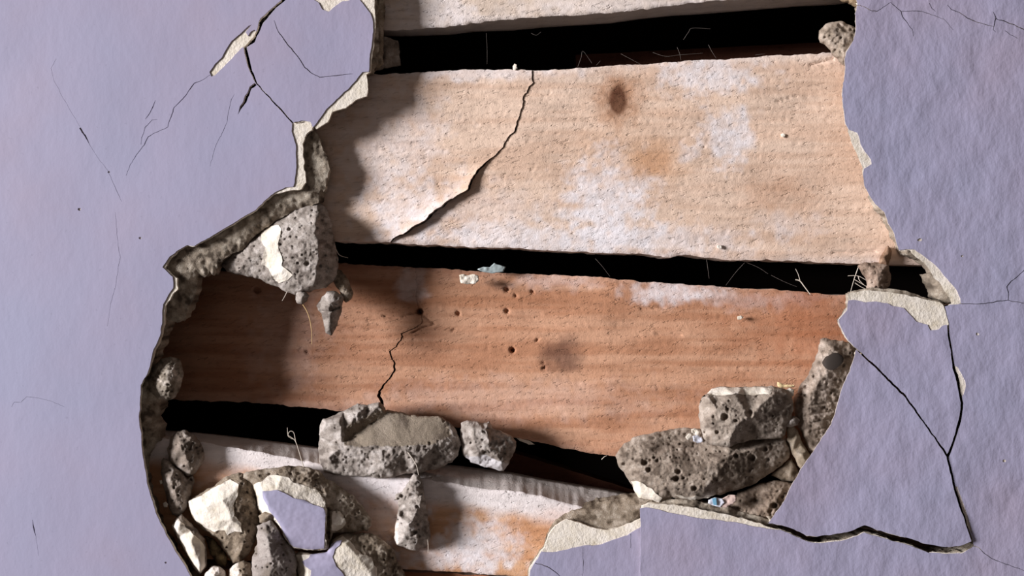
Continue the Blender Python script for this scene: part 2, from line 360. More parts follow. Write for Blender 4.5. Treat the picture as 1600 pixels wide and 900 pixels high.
# ---------------------------------------------------------------- setting: wall, cavity
wall = plate('wall_front', RECT, undul, M_paint, holes=[hole_paint]+slots+flakes, step=9, ostep=4, jag=0.8, rim=1.6, nr=1, rough=0.1, inset=lambda x, y: 1.2*(x > 1230), origin=Wd(800, 450, 0))
tag(wall, 'lilac painted plaster wall broken open around a jagged hole', kind='structure')
c1 = plate('plaster_coat', RECT, lambda x, y: undul(x, y)+1.6, M_cream, wall, holes=[hole_cream]+slots, step=9, ostep=3, jag=1.3, rim=5.5, nr=2, rough=0.8, inset=lambda x, y: 5.0*(x > 1230))
tag(c1, 'thin cream finishing coat showing along the broken edge')
MO = dens(hole_mortar, 3, 2.0)
def d_mortar(x, y):
    e = edist(x, y, [MO]); big = fbm(x, y, 16, 3, 21)
    return 8.2+np.clip(undul(x, y), -5, 5)+np.exp(-e/15)*(11+6*big)*(1-0.65*(y < 300)*(y > 195)*(x < 525)*(x > 440))+np.exp(-e/30)*4.5*np.abs(fbm(x, y, 7, 3, 22))+16*np.exp(-e/22)*(1-sst(290, 330, x))*sst(505, 560, y)
mc = mortar_col(1, (146, 134, 120), (190, 180, 165), (84, 74, 64), 8)
c2 = plate('mortar_coat', RECT, d_mortar, M_min, wall, holes=[MO, slot(cr[0][0], cr[0][1])], step=2.6, ostep=3, jag=0, rim=26, nr=7, rough=3.2, inset=3,
           colfn=mc, band=46, coarse=24)
tag(c2, 'coarse grey brown mortar behind the painted face')

def quadmesh(name, V, Fq, mat, parent=None, **k): return mesh(name, V, [np.array(Fq)], mat, parent, **k)
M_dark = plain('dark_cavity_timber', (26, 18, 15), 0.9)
def box_pts(x0, x1, y0, y1, z0, z1):
    return [(x0, y0, z0), (x1, y0, z0), (x1, y1, z0), (x0, y1, z0), (x0, y0, z1), (x1, y0, z1), (x1, y1, z1), (x0, y1, z1)]
BF = [(0, 3, 2, 1), (4, 5, 6, 7), (0, 1, 5, 4), (1, 2, 6, 5), (2, 3, 7, 6), (3, 0, 4, 7)]
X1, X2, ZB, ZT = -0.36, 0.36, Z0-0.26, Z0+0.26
for nm, b in (('wall_rear', (X1, X2, 0.115, 0.120, ZB, ZT)), ('light_stop_left', (X1-0.005, X1, 0.009, 0.120, ZB, ZT)), ('light_stop_right', (X2, X2+0.005, 0.009, 0.120, ZB, ZT)),
              ('light_stop_1', (X1, X2, 0.009, 0.120, ZT, ZT+0.005)), ('light_stop_2', (X1, X2, 0.009, 0.120, ZB-0.005, ZB))):  # sides, top and bottom: unseen panels added to stop light leaking in
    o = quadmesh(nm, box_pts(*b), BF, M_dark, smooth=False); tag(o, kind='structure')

# ---------------------------------------------------------------- wooden boards
def fn(pts):
    p = np.array(pts, float); return lambda x: np.interp(x, p[:, 0], p[:, 1])
def ell(x, y, cx, cy, rx, ry, soft=0.5, nz=0.35, seed=0):
    r = np.sqrt(((x-cx)/rx)**2+((y-cy)/ry)**2)+nz*fbm(x, y, 14, 3, seed+90)
    return 1-sst(1-soft, 1+soft, r)
def board(name, label, top, bot, xs, d0, th, base, dust, stains, backtop=None, backbot=None, split=None, raised=None, pits=(), grooves=(), seed=0, rows=100, xr=(-330, 1900), relief=1.0, edge_dust=0.0, tone=None, lean=None):
    ft, fb = fn(top), fn(bot)
    X = np.concatenate([np.arange(xr[0], xs[0], 40.), np.arange(xs[0], xs[1], 2.6), np.arange(xs[1], xr[1]+1, 40.)])
    v = np.linspace(0, 1, rows+1)
    segs = []
    if split:
        sp = np.array(split[0], float); sv = (sp[:, 1]-ft(sp[:, 0]))/(fb(sp[:, 0])-ft(sp[:, 0])); o = np.argsort(sv)
        sx = np.interp(v, sv[o], sp[o, 0]); gw = np.interp(v, sv[o], np.array(split[1], float)[o])
        sx = sx+fbm(sx*0, v*(fb(600)-ft(600)), 6, 3, seed+5)*3.4
        segs = [(X[X < sx.mean()], None, (sx-gw/2)), (X[X >= sx.mean()], (sx+gw/2), None)]
    else: segs = [(X, None, None)]
    Vs = []; Fs = []; Cs = []; base_i = 0
    for si, (xx, xl, xrr) in enumerate(segs):
        L = np.full(rows+1, xx[0]) if xl is None else xl; Rr = np.full(rows+1, xx[-1]) if xrr is None else xrr
        u = (xx-xx[0])/(xx[-1]-xx[0]); PX = L[:, None]+(Rr-L)[:, None]*u[None]
        t = ft(PX)+2.3*fbm(PX, PX*0+3, 11, 4, seed+1); b = fb(PX)+2.3*fbm(PX, PX*0+9, 11, 4, seed+2)
        PY = t+(b-t)*v[:, None]
        x = PX.ravel(); y = PY.ravel()
        ey = np.minimum(y-t.ravel(), b.ravel()-y)
        rel = fbm(x+y*0.25, y, 13, 3, seed+20, sy=3.6)
        d = d0+relief*(fbm(x, y, 90, 2, seed+30, sy=50)*1.6-rel*0.9+1.3*sst(0.28, 0.6, rel)-0.7*sst(0.3, .6, -rel))+2.5*np.exp(-ey/2.5)
        if lean: d = d+lean(x)
        if split and raised is not None:
            dist = np.abs(PX-(Rr if si == 0 else L)[:, None]).ravel(); yy = y
            if si == 0: d = d-raised(y)*np.exp(-dist/22)
            else: d = d+0.35*raised(y)*np.exp(-dist/10)
        for (cx, cy, r, dep) in pits: d = d+dep*(1-sst(0.5, 1.1, np.hypot(x-cx, y-cy)/r))
        for g, r, dep in grooves:
            gp = np.array(g, float); dd = np.full(x.shape, 1e9)
            for a, bb in zip(gp[:-1], gp[1:]):
                vv = bb-a; tt = np.clip(((x-a[0])*vv[0]+(y-a[1])*vv[1])/(vv@vv), 0, 1); dd = np.minimum(dd, np.hypot(x-a[0]-tt*vv[0], y-a[1]-tt*vv[1]))
            d = d+dep*(1-sst(0.3, 1.2, dd/r))
        # wood colours: grain, limewash dust, stains, and any shade painted in by tone
        c0, c1_ = lin(base[0]), lin(base[1]); g = sst(-0.5, 0.5, fbm(x, y, 150, 3, seed+50, sy=9)+0.5*fbm(x, y, 60, 2, seed+51))[:, None]
        col = c0*(1-g)+c1_*g
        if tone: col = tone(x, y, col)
        for (cx, cy, rx, ry, k) in dust:
            m = (ell(x, y, cx, cy, rx, ry, 0.6, 0.9, seed+7)*k*(0.75+0.35*fbm(x, y, 9, 3, seed+61)))[:, None]; m = np.clip(m, 0, 1)
            col = col*(1-m)+lin((232, 224, 226))*m
        if edge_dust:
            m = (edge_dust*np.exp(-ey/(9+6*fbm(x, y, 40, 2, seed+63)))*(0.7+0.5*fbm(x, y, 12, 2, seed+62)))[:, None]; m = np.clip(m, 0, 1); col = col*(1-m)+lin((228, 220, 220))*m
        for (cx, cy, rx, ry, k, sc_) in stains:
            m = np.clip(ell(x, y, cx, cy, rx, ry, 0.7, 0.5, seed+8)*k, 0, 1)[:, None]; col = col*(1-m)+lin(sc_)*m
        n = len(xx); W0 = Wd(x, y, d).reshape(rows+1, n, 3); G = np.arange((rows+1)*n).reshape(rows+1, n)+base_i
        Fs.append(np.stack([G[:-1, :-1], G[1:, :-1], G[1:, 1:], G[:-1, 1:]], -1).reshape(-1, 4)); Vs.append(W0.reshape(-1, 3)); Cs.append(col); base_i += len(x)
        cg = col.reshape(rows+1, n, 3)
        def skirt(line, cl, back, flip, nk=6, px=None):
            nonlocal base_i
            rings = []
            for k in range(nk+1):
                s = k/nk; rg = line*(1-s)+back*s; rr = 0.0003*fbm(line[:, 0]/S, line[:, 0]*0+k*5, 9, 3, seed+70)*(1 if 0 < k < nk else 0)
                rg = rg+np.stack([rr*0, rr*0, rr], -1); rings.append(rg)
            Vs.append(np.vstack(rings)); Cs.append(np.vstack([cl]*(nk+1))); m = len(line)
            H = np.arange((nk+1)*m).reshape(nk+1, m)+base_i; base_i += (nk+1)*m
            q = np.stack([H[:-1, :-1], H[1:, :-1], H[1:, 1:], H[:-1, 1:]], -1).reshape(-1, 4); Fs.append(q[:, ::-1] if flip else q)
            return H[-1]
        def bk(line, pxs, f):
            if f is None: r = line.copy(); r[:, 1] = (d0+th)*S; return r
            return Wd(pxs, fn(f)(pxs), d0+th)
        tl = W0[0]; bl = W0[-1]; sidec = lin((176, 160, 146)) if edge_dust else cg[0]*0.8
        ct = cg[0]*0+0.5*cg[0]+0.5*lin((190, 178, 168)); cb = cg[-1]*0.8
        a = skirt(tl, ct, bk(tl, PX[0], backtop), True); z = skirt(bl, ct if backbot is None else 0.5*cg[-1]+0.5*lin((190, 175, 165)), bk(bl, PX[-1], backbot), False)
        Fs.append(np.stack([a[:-1], a[1:], z[1:], z[:-1]], -1))
        for side, ln in ((0, W0[:, 0]), (1, W0[:, -1])):
            b2 = ln.copy(); b2[:, 1] = (d0+th*0.7)*S; skirt(ln, cg[:, 0 if side == 0 else -1]*0.45, b2, side == 1, 3)
    o = mesh(name, np.vstack(Vs), [np.vstack(Fs)], M_wood, None, np.vstack(Cs))
    tag(o, label, 'board', 'sawn boards across the opening'); return o

PINK = ((210, 177, 154), (221, 192, 171))
board('wooden_board', 'pale whitened board at the very top of the hole, only its lower edge in view',
      [(-400, -215), (2000, -235)], [(-400, 70), (560, 49), (645, 46), (700, 42), (760, 34), (800, 30), (850, 26), (900, 25), (950, 20), (1000, 15), (1050, 9), (1100, 2), (1200, -4), (1340, -16), (2000, -50)],
      (560, 1360), 43, 58, ((214, 192, 174), (224, 204, 190)), [(660, 20, 60, 40, .6), (1000, 5, 200, 16, .35)], [],
      backbot=[(-400, 80), (560, 57), (640, 57), (700, 55), (740, 50), (800, 48), (850, 43), (900, 40), (950, 37), (1000, 30), (1050, 25), (1100, 22), (1150, 18), (1200, 14), (1250, 10), (1300, 8), (1340, 3), (2000, -20)],
      seed=100, rows=96, edge_dust=0.45)
board('wooden_board', 'pale pinkish board in the upper middle with a brown knot and a diagonal split',
      [(-400, 140), (500, 117), (560, 115), (600, 116), (650, 113), (700, 110), (760, 108), (800, 109), (850, 111), (900, 107), (950, 103), (1000, 101), (1050, 97), (1100, 94), (1150, 91), (1200, 88), (1260, 84), (1340, 82), (2000, 50)],
      [(-400, 340), (500, 373), (530, 377), (600, 378), (650, 382), (700, 384), (750, 387), (800, 388), (850, 391), (900, 393), (950, 395), (1000, 397), (1040, 402), (1080, 398), (1130, 406), (1200, 406), (1260, 409), (1300, 411), (1350, 412), (1440, 415), (2000, 430)],
      (480, 1450), 45, 60, PINK,
      [(600, 230, 90, 110, .5), (950, 320, 60, 66, 1.05), (1115, 118, 66, 28, .9), (1140, 208, 36, 38, .95), (820, 372, 150, 22, .8), (1010, 375, 150, 22, .65), (1075, 240, 16, 13, .7), (760, 330, 120, 40, .3), (640, 330, 60, 50, .4), (760, 115, 120, 10, .55), (1230, 350, 50, 18, .35)],
      [(966, 157, 30, 36, .8, (168, 116, 80)), (965, 159, 13, 19, 1.6, (84, 46, 28)), (1022, 252, 26, 17, .6, (178, 120, 78)), (1020, 252, 48, 30, .4, (196, 150, 112)), (1215, 302, 52, 22, .4, (176, 122, 84)), (1345, 130, 30, 40, .3, (190, 140, 110)), (980, 225, 80, 60, .2, (200, 155, 120))],
      split=([(834, 100), (833, 125), (826, 140), (818, 155), (812, 175), (808, 190), (806, 203), (795, 218), (780, 235), (765, 250), (748, 264), (738, 280), (733, 296), (715, 306), (700, 314), (690, 323), (675, 336), (655, 350), (635, 362), (618, 372), (600, 390)],
             [1.2, 1.6, 2, 1.2, 1.2, 1.6, 2.6, 1.6, 2, 2.6, 4.5, 3.5, 4, 4, 5, 5, 6, 6, 5, 3, 1.5]),
      raised=lambda y: 1.5+9*sst(240, 295, y)*(1-sst(355, 385, y)), pits=[(1100, 230, 2, 3)],
      grooves=[([(1265, 102), (1285, 97), (1302, 92)], 1.8, 5), ([(1210, 160), (1245, 150)], 1.3, 3), ([(1300, 395), (1370, 393)], 1.6, 3.5)], seed=200, rows=120, edge_dust=0.5, relief=1.15)
def shade3(x, y, col):  # shade toward the board's left end, painted into the wood colour
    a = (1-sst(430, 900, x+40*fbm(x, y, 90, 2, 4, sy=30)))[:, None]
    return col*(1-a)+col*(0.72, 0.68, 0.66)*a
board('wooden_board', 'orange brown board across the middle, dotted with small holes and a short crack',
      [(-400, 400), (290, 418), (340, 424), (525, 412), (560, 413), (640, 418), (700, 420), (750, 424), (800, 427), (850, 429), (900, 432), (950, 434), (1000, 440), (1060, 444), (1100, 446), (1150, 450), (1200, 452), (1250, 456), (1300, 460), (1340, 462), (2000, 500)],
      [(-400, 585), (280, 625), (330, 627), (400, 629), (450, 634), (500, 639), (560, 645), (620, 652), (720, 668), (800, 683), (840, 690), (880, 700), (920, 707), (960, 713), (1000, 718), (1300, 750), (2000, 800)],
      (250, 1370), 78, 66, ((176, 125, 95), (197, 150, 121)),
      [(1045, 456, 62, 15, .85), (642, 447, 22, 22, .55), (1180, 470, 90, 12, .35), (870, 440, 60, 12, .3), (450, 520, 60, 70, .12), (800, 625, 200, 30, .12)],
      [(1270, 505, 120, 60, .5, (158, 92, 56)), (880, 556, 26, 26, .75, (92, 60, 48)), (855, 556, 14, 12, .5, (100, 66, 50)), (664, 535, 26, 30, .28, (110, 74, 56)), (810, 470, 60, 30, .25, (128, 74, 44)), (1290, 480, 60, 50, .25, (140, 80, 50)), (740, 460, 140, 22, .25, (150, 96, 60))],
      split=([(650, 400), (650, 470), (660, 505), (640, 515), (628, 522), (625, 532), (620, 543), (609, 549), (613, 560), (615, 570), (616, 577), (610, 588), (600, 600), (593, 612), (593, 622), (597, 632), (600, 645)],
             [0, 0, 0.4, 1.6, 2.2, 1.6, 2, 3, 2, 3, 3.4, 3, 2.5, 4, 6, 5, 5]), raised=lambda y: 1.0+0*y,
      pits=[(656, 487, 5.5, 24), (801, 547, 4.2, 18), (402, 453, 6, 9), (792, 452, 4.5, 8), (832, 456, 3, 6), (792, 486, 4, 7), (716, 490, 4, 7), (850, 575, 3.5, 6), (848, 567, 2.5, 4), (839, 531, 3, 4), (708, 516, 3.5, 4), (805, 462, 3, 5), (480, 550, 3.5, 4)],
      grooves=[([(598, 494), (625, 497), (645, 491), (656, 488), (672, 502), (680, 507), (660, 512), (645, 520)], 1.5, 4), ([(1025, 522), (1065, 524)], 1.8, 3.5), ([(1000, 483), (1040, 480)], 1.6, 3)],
      seed=300, rows=108, tone=shade3, edge_dust=0.12, lean=lambda x: np.interp(x, [-400, 200, 600, 950, 1400, 2000], [58, 52, 24, 0, -8, -10]), relief=1.1)
def tone4(x, y, col):
    yt = np.interp(x, [320, 400, 500, 640, 700, 800, 950], [692, 705, 724, 752, 757, 772, 806]); h = 1-sst(18, 44, y-yt+6*fbm(x, y, 30, 3, 8))
    return col*(1-h[:, None]*.85)+lin((235, 228, 228))*h[:, None]*.85
board('wooden_board', 'low board with limewashed upper edge and orange grain, under the grey stones',
      [(-400, 655), (200, 680), (320, 692), (400, 706), (450, 715), (500, 725), (540, 735), (640, 748), (670, 750), (750, 762), (800, 767), (850, 776), (900, 790), (950, 801), (1100, 830), (2000, 1000)],
      [(-400, 840), (300, 872), (620, 888), (640, 889), (700, 893), (760, 897), (800, 899), (860, 902), (1000, 910), (2000, 960)],
      (240, 1060), 44, 62, ((196, 146, 110), (216, 170, 134)),
      [(745, 850, 50, 46, .85), (700, 865, 110, 26, .75), (600, 770, 90, 30, .5), (580, 800, 80, 60, .45), (340, 730, 30, 30, .35)], [(850, 830, 60, 30, .35, (186, 120, 76))],
      backtop=[(-400, 645), (200, 668), (310, 676), (350, 680), (400, 686), (450, 692), (500, 699), (560, 707), (680, 724), (720, 728), (760, 733), (800, 738), (850, 748), (900, 756), (950, 764), (990, 772), (1040, 776), (2000, 900)],
      seed=400, rows=84, tone=tone4, relief=0.8, xr=(-330, 1500))
board('wooden_board', 'brown board at the bottom rim of the picture, barely showing under the gap',
      [(-400, 880), (600, 893), (700, 896), (800, 902), (2000, 960)], [(-400, 1120), (2000, 1180)], (560, 860), 64, 50, ((150, 96, 66), (168, 112, 80)), [], [], seed=500, rows=40, xr=(-330, 1500))

# rough timber behind the laths, seen through the gaps
def bar(name, label, p0, p1, hgt, d, th, mat, cat):
    a = Wd(p0[0], p0[1], d); b = Wd(p1[0], p1[1], d); n = 24; V = []; Cc = []
    for i in range(n+1):
        c = a+(b-a)*i/n; up = Vector(b-a).normalized().cross(Vector((0, 1, 0))); up = np.array(up)
        if up[2] < 0: up = -up
        j = 0.4*S*math.sin(i*2.1)
        for sy, sz in ((0, .5), (0, -.5), (1, -.5), (1, .5)): V.append(c+up*(sz*hgt*S+j)+np.array([0, sy*th*S, 0])); Cc.append(lin((96, 58, 44)))
    Fq = []
    for i in range(n):
        for k in range(4): Fq.append((i*4+k, (i+1)*4+k, (i+1)*4+(k+1) % 4, i*4+(k+1) % 4))
    Fq += [(0, 1, 2, 3), (n*4+3, n*4+2, n*4+1, n*4)]
    o = quadmesh(name, V, Fq, mat, col=np.array(Cc), smooth=False); return tag(o, label, cat)
bar('wooden_batten', 'dim brown batten running diagonally inside the dark gap beside the large stone', (740, 706), (1060, 806), 40, 175, 30, M_wood, 'board')
bar('wooden_batten', 'barely lit reddish batten deep inside the dark gap near the top', (900, 100), (1560, 66), 34, 235, 30, M_wood, 'board')

# ---------------------------------------------------------------- stones and rubble
def ctrl_height(outline, ctrl):
    O3 = np.array([(p[0], p[1], p[2] if len(p) > 2 else 0.0) for p in outline], float); Cc = np.array(ctrl, float).reshape(-1, 3)
    A = np.vstack([O3, Cc]) if len(Cc) else O3; n = len(O3)
    r = delaunay_2d_cdt([Vector(p) for p in A[:, :2].tolist()], [(i, (i+1) % n) for i in range(n)], [], 1, 1e-6)
    Vx = np.array([tuple(v) for v in r[0]]); T = np.array([f for f in r[2] if len(f) == 3])
    hz = np.array([A[o[0], 2] if len(o) else 0.0 for o in r[3]])
    def f(x, y):
        out = np.zeros(x.shape); best = np.full(x.shape, -1e9)
        for a, b, c in T:
            (x1, y1), (x2, y2), (x3, y3) = Vx[a], Vx[b], Vx[c]; D = (y2-y3)*(x1-x3)+(x3-x2)*(y1-y3)
            if abs(D) < 1e-9: continue
            l1 = ((y2-y3)*(x-x3)+(x3-x2)*(y-y3))/D; l2 = ((y3-y1)*(x-x3)+(x1-x3)*(y-y3))/D; l3 = 1-l1-l2
            m = np.minimum(np.minimum(l1, l2), l3); u = m > best
            cl = np.clip(np.stack([l1, l2, l3]), 0, 1); cl = cl/cl.sum(0); v = cl[0]*hz[a]+cl[1]*hz[b]+cl[2]*hz[c]
            out = np.where(u, v, out); best = np.where(u, m, best)
        return out
    return f
def rock(name, label, cat, outline, ctrl, d0, zones=(), pores=(), npore=0, pr=(1.2, 3.0), amp=1.6, lift=9.0, R=9.0, back=14.0, step=1.65, seed=0, colfn=None, group=None, jag=1.6, smoothzones=(), cracks=(), warp=3.0):
    hf = ctrl_height(outline, ctrl); O = dens(outline, 2.6, jag, seed=seed+5); rs = np.random.RandomState(seed+1)
    xs = O[:, 0]; ys = O[:, 1]; pl = list(pores)
    for _ in range(int(npore*1.8)): pl.append((rs.uniform(xs.min(), xs.max()), rs.uniform(ys.min(), ys.max()), pr[0]*0.85+(pr[1]*0.8-pr[0]*0.85)*rs.uniform(0, 1)**2, 0))
    def dfun(x, y, plainback=False):
        if plainback: return d0+0*x
        wx = x+warp*fbm(x, y, 14, 2, seed+2); wy = y+warp*fbm(x, y, 14, 2, seed+4)
        e = edist(x, y, [O]); p = np.sqrt(np.clip(1-(1-np.clip(e/R, 0, 1))**2, 0, 1))
        sm = np.ones(x.shape)
        for zz in zones: sm = np.where(pip(x, y, zz[1]), 0.12 if zz[2] is M_paint else np.minimum(sm, 0.22), sm)
        for z in smoothzones: sm = np.where(pip(x, y, z), 0.25, sm)
        h = hf(wx, wy)+lift*p+sm*amp*np.clip(e/4, 0, 1)*(fbm(x, y, 13, 2, seed+6)*0.9+fbm(x, y, 4.2, 3, seed+7)*1.25)
        for (cx, cy, r, k) in pl:
            q = np.hypot(x-cx, (y-cy)*(1.15 if k == 0 else 1))/r; h = h-np.where(sm < 0.5, 0, sm)*(1-sst(0.45, 1.15, q))*r*2.1*(1 if k == 0 else k)
        for g, r, dep in cracks:
            gp = np.array(g, float); dd = np.full(x.shape, 1e9)
            for a, bb in zip(gp[:-1], gp[1:]):
                vv = bb-a; tt = np.clip(((x-a[0])*vv[0]+(y-a[1])*vv[1])/(vv@vv), 0, 1); dd = np.minimum(dd, np.hypot(x-a[0]-tt*vv[0], y-a[1]-tt*vv[1]))
            h = h-dep*(1-sst(0.3, 1.2, dd/r))
        return d0-h
    cf = colfn or mortar_col(seed)
    body = plate(name, O, dfun, M_min, None, step=step, jag=0, dense_outer=False, closed=True, bulge=back, R=R*1.3, colfn=cf, rim=4)
    for zn, poly, mat, off in zones:
        plate(zn, poly, (lambda o_: (lambda x, y: dfun(x, y)-o_))(off), mat, body, step=2.2, ostep=2.6, jag=1.5 if mat is not M_paint else 0.7, rim=off+1.5, nr=1, rough=0.3)
    return tag(body, label, cat, group), dfun

GREY = mortar_col(5, (152, 143, 136), (186, 178, 172), (112, 103, 97), 7)
BROWN = mortar_col(8, (136, 122, 106), (168, 155, 140), (92, 80, 68), 9)
DUN = mortar_col(12, (140, 128, 118), (170, 160, 152), (104, 94, 86), 10)
def two(poly, ca, cb, nz=6):            # one stone of two kinds of stuff: cb inside poly
    def f(x, y):
        m = pip(x+nz*fbm(x, y, 9, 3, 3), y+nz*fbm(x, y, 9, 3, 4), poly)[:, None]; return np.where(m, cb(x, y), ca(x, y))
    return f
WHITE = mortar_col(15, (222, 212, 204), (238, 230, 224), (196, 184, 172), 9)

rock('mortar_chunk', 'big triangular grey chunk hanging at upper left with a white streak down its face', 'rubble',
     [(480, 316), (462, 322), (440, 336), (420, 352), (400, 368), (380, 382), (365, 395), (352, 404), (347, 415), (354, 425), (370, 428), (392, 432), (410, 438), (430, 448), (447, 456), (462, 460), (480, 457), (497, 453), (510, 449), (520, 440), (527, 430), (528, 415), (527, 400), (525, 385), (520, 365), (517, 345), (510, 325), (497, 314)],
     [(492, 345, 34), (498, 400, 38), (492, 440, 26), (440, 360, 24), (420, 385, 24), (440, 425, 24), (385, 405, 13), (514, 400, 16), (466, 395, 38)], 36,
     zones=[('plaster_coat', [(408, 362), (418, 352), (435, 352), (440, 360), (436, 372), (434, 388), (440, 402), (440, 415), (450, 422), (458, 430), (450, 438), (435, 442), (425, 432), (418, 420), (408, 412), (412, 398), (415, 385), (408, 375)], M_cream, 1.4)],
     pores=[(452, 358, 3.5, 0), (480, 412, 4, 0), (454, 370, 2.5, 0), (462, 340, 2.2, 0), (500, 415, 3, 0)], npore=110, seed=11, colfn=GREY)
rock('mortar_lump', 'pointed grey lump hanging like a tooth below the triangular chunk', 'rubble',
     [(495, 477), (503, 462), (512, 455), (526, 455), (538, 462), (534, 480), (531, 495), (526, 510), (518, 525), (510, 522), (505, 505), (503, 490), (498, 484)],
     [(515, 475, 14), (516, 500, 10)], 32, npore=14, seed=21, colfn=GREY, cracks=[([(500, 486), (515, 487), (530, 480)], 1.6, 5)], amp=1.2)
rock('mortar_lump', 'tiny grey crumb with a dangling fibre under the triangular chunk', 'rubble',
     [(460, 468), (463, 458), (470, 454), (478, 455), (483, 462), (480, 471), (473, 476), (465, 474)], [(471, 464, 8)], 30, seed=22, colfn=GREY, amp=1)
rock('mortar_lump', 'small brown lump tucked right of the pointed hanging lump', 'rubble',
     [(522, 420), (534, 424), (544, 438), (552, 455), (551, 468), (541, 475), (533, 466), (528, 452), (519, 440)], [(537, 450, 6)], 40, seed=23, colfn=BROWN, npore=8, amp=1.3)
rock('mortar_lump', 'flat brownish block inside the left end of the top gap', 'rubble',
     [(585, 60), (604, 57), (622, 64), (624, 84), (626, 104), (606, 107), (580, 111), (570, 112), (578, 90)], [(602, 85, 6)], 48, seed=24, colfn=DUN, amp=1.2, back=25, lift=5)
rock('mortar_ledge', 'narrow brown mortar edge beside the white board at the top left of the hole', 'rubble',
     [(575, -60), (592, -60), (600, -20), (601, 20), (599, 60), (600, 100), (590, 110), (572, 112), (574, 90), (580, 60), (582, 20)], [(588, 20, 8), (586, 80, 6)], 30, seed=25, colfn=BROWN, amp=1.6, back=12, lift=6)
rock('pebble', 'oval mottled pebble lodged on the left edge of the hole', 'stone',
     [(230, 597), (234, 582), (242, 569), (254, 560), (266, 556), (277, 559), (284, 569), (286, 582), (285, 597), (281, 611), (274, 621), (262, 627), (249, 625), (238, 618), (232, 608)],
     [(258, 590, 10)], 30, npore=22, seed=31, colfn=mortar_col(31, (150, 140, 128), (205, 195, 184), (98, 88, 76), 8), lift=16, R=26, back=16, amp=1.7)
rock('mortar_chunk', 'wide flat grey slab with a smooth hollow top lying on the low board', 'rubble',
     [(498, 682), (500, 665), (506, 655), (520, 650), (535, 643), (548, 637), (560, 630), (575, 632), (592, 627), (598, 632), (602, 641), (620, 643), (640, 648), (670, 650), (690, 652), (700, 658), (712, 672), (720, 690), (719, 702), (716, 712), (706, 722), (690, 730), (672, 735), (655, 738, 6), (635, 740, 8), (615, 745, 8), (590, 748, 8), (570, 745, 8), (550, 743, 8), (525, 742, 6), (508, 738), (500, 725), (498, 705)],
     [(510, 662, 20), (530, 660, 28), (560, 645, 22), (590, 633, 14), (540, 670, 22), (572, 654, 16), (596, 640, 12), (545, 684, 11), (580, 662, 5), (604, 648, 3), (533, 672, 27), (534, 692, 20), (530, 700, 30), (580, 701, 32), (630, 700, 30), (680, 694, 22), (705, 694, 14), (640, 655, 2), (688, 660, 2), (515, 715, 28), (600, 730, 30), (650, 725, 26), (640, 680, 18)], 42,
     npore=130, pr=(1.0, 2.6), seed=41, smoothzones=[[(545, 692), (604, 645), (690, 655), (702, 682), (660, 694), (600, 697)]], warp=1.2, back=30, lift=6, R=6,
     colfn=two([(540, 697), (535, 668), (600, 636), (692, 650), (706, 680), (680, 692), (640, 697)], GREY, mortar_col(42, (138, 126, 112), (146, 134, 120), (128, 116, 104), 30), 3), amp=1.9)
rock('mortar_chunk', 'small blocky grey stone with ridged top, right of the wide flat slab', 'rubble',
     [(720, 662), (730, 656), (745, 658), (755, 662), (765, 658), (770, 668), (785, 675), (798, 680), (806, 690), (805, 702), (800, 716), (791, 731), (787, 736), (770, 733), (750, 728), (735, 722), (724, 712), (721, 690)],
     [(738, 670, 18), (760, 672, 20), (765, 700, 24), (745, 705, 22), (785, 725, 16), (792, 695, 8), (748, 665, 12)], 44, npore=40, seed=51, amp=1.9, back=28, lift=6, R=7,
     colfn=two([(728, 712), (760, 712), (795, 725), (788, 740), (725, 735)], GREY, mortar_col(52, (186, 182, 184), (204, 200, 202), (160, 154, 152), 12), 3))
rock('mortar_chunk', 'narrow upright grey stone standing on the low board, casting an oval shadow', 'rubble',
     [(640, 750), (647, 740), (655, 742), (660, 755), (663, 770), (665, 790), (668, 810), (672, 830), (672, 845), (667, 855), (650, 860), (632, 857), (620, 852), (616, 840), (618, 820), (620, 805), (624, 792), (622, 783), (616, 782), (618, 771), (628, 768), (633, 760)],
     [(648, 765, 14), (650, 800, 20), (640, 820, 22), (655, 840, 18), (632, 840, 20), (658, 775, 8)], 30, pores=[(632, 803, 8, .7), (628, 775, 4, 0), (648, 832, 4, 0), (655, 838, 3, 0), (652, 792, 3.5, 0)], npore=44, seed=61, amp=2.0, back=16, lift=10,
     colfn=two([(610, 810), (622, 815), (622, 850), (610, 850)], GREY, WHITE, 2))
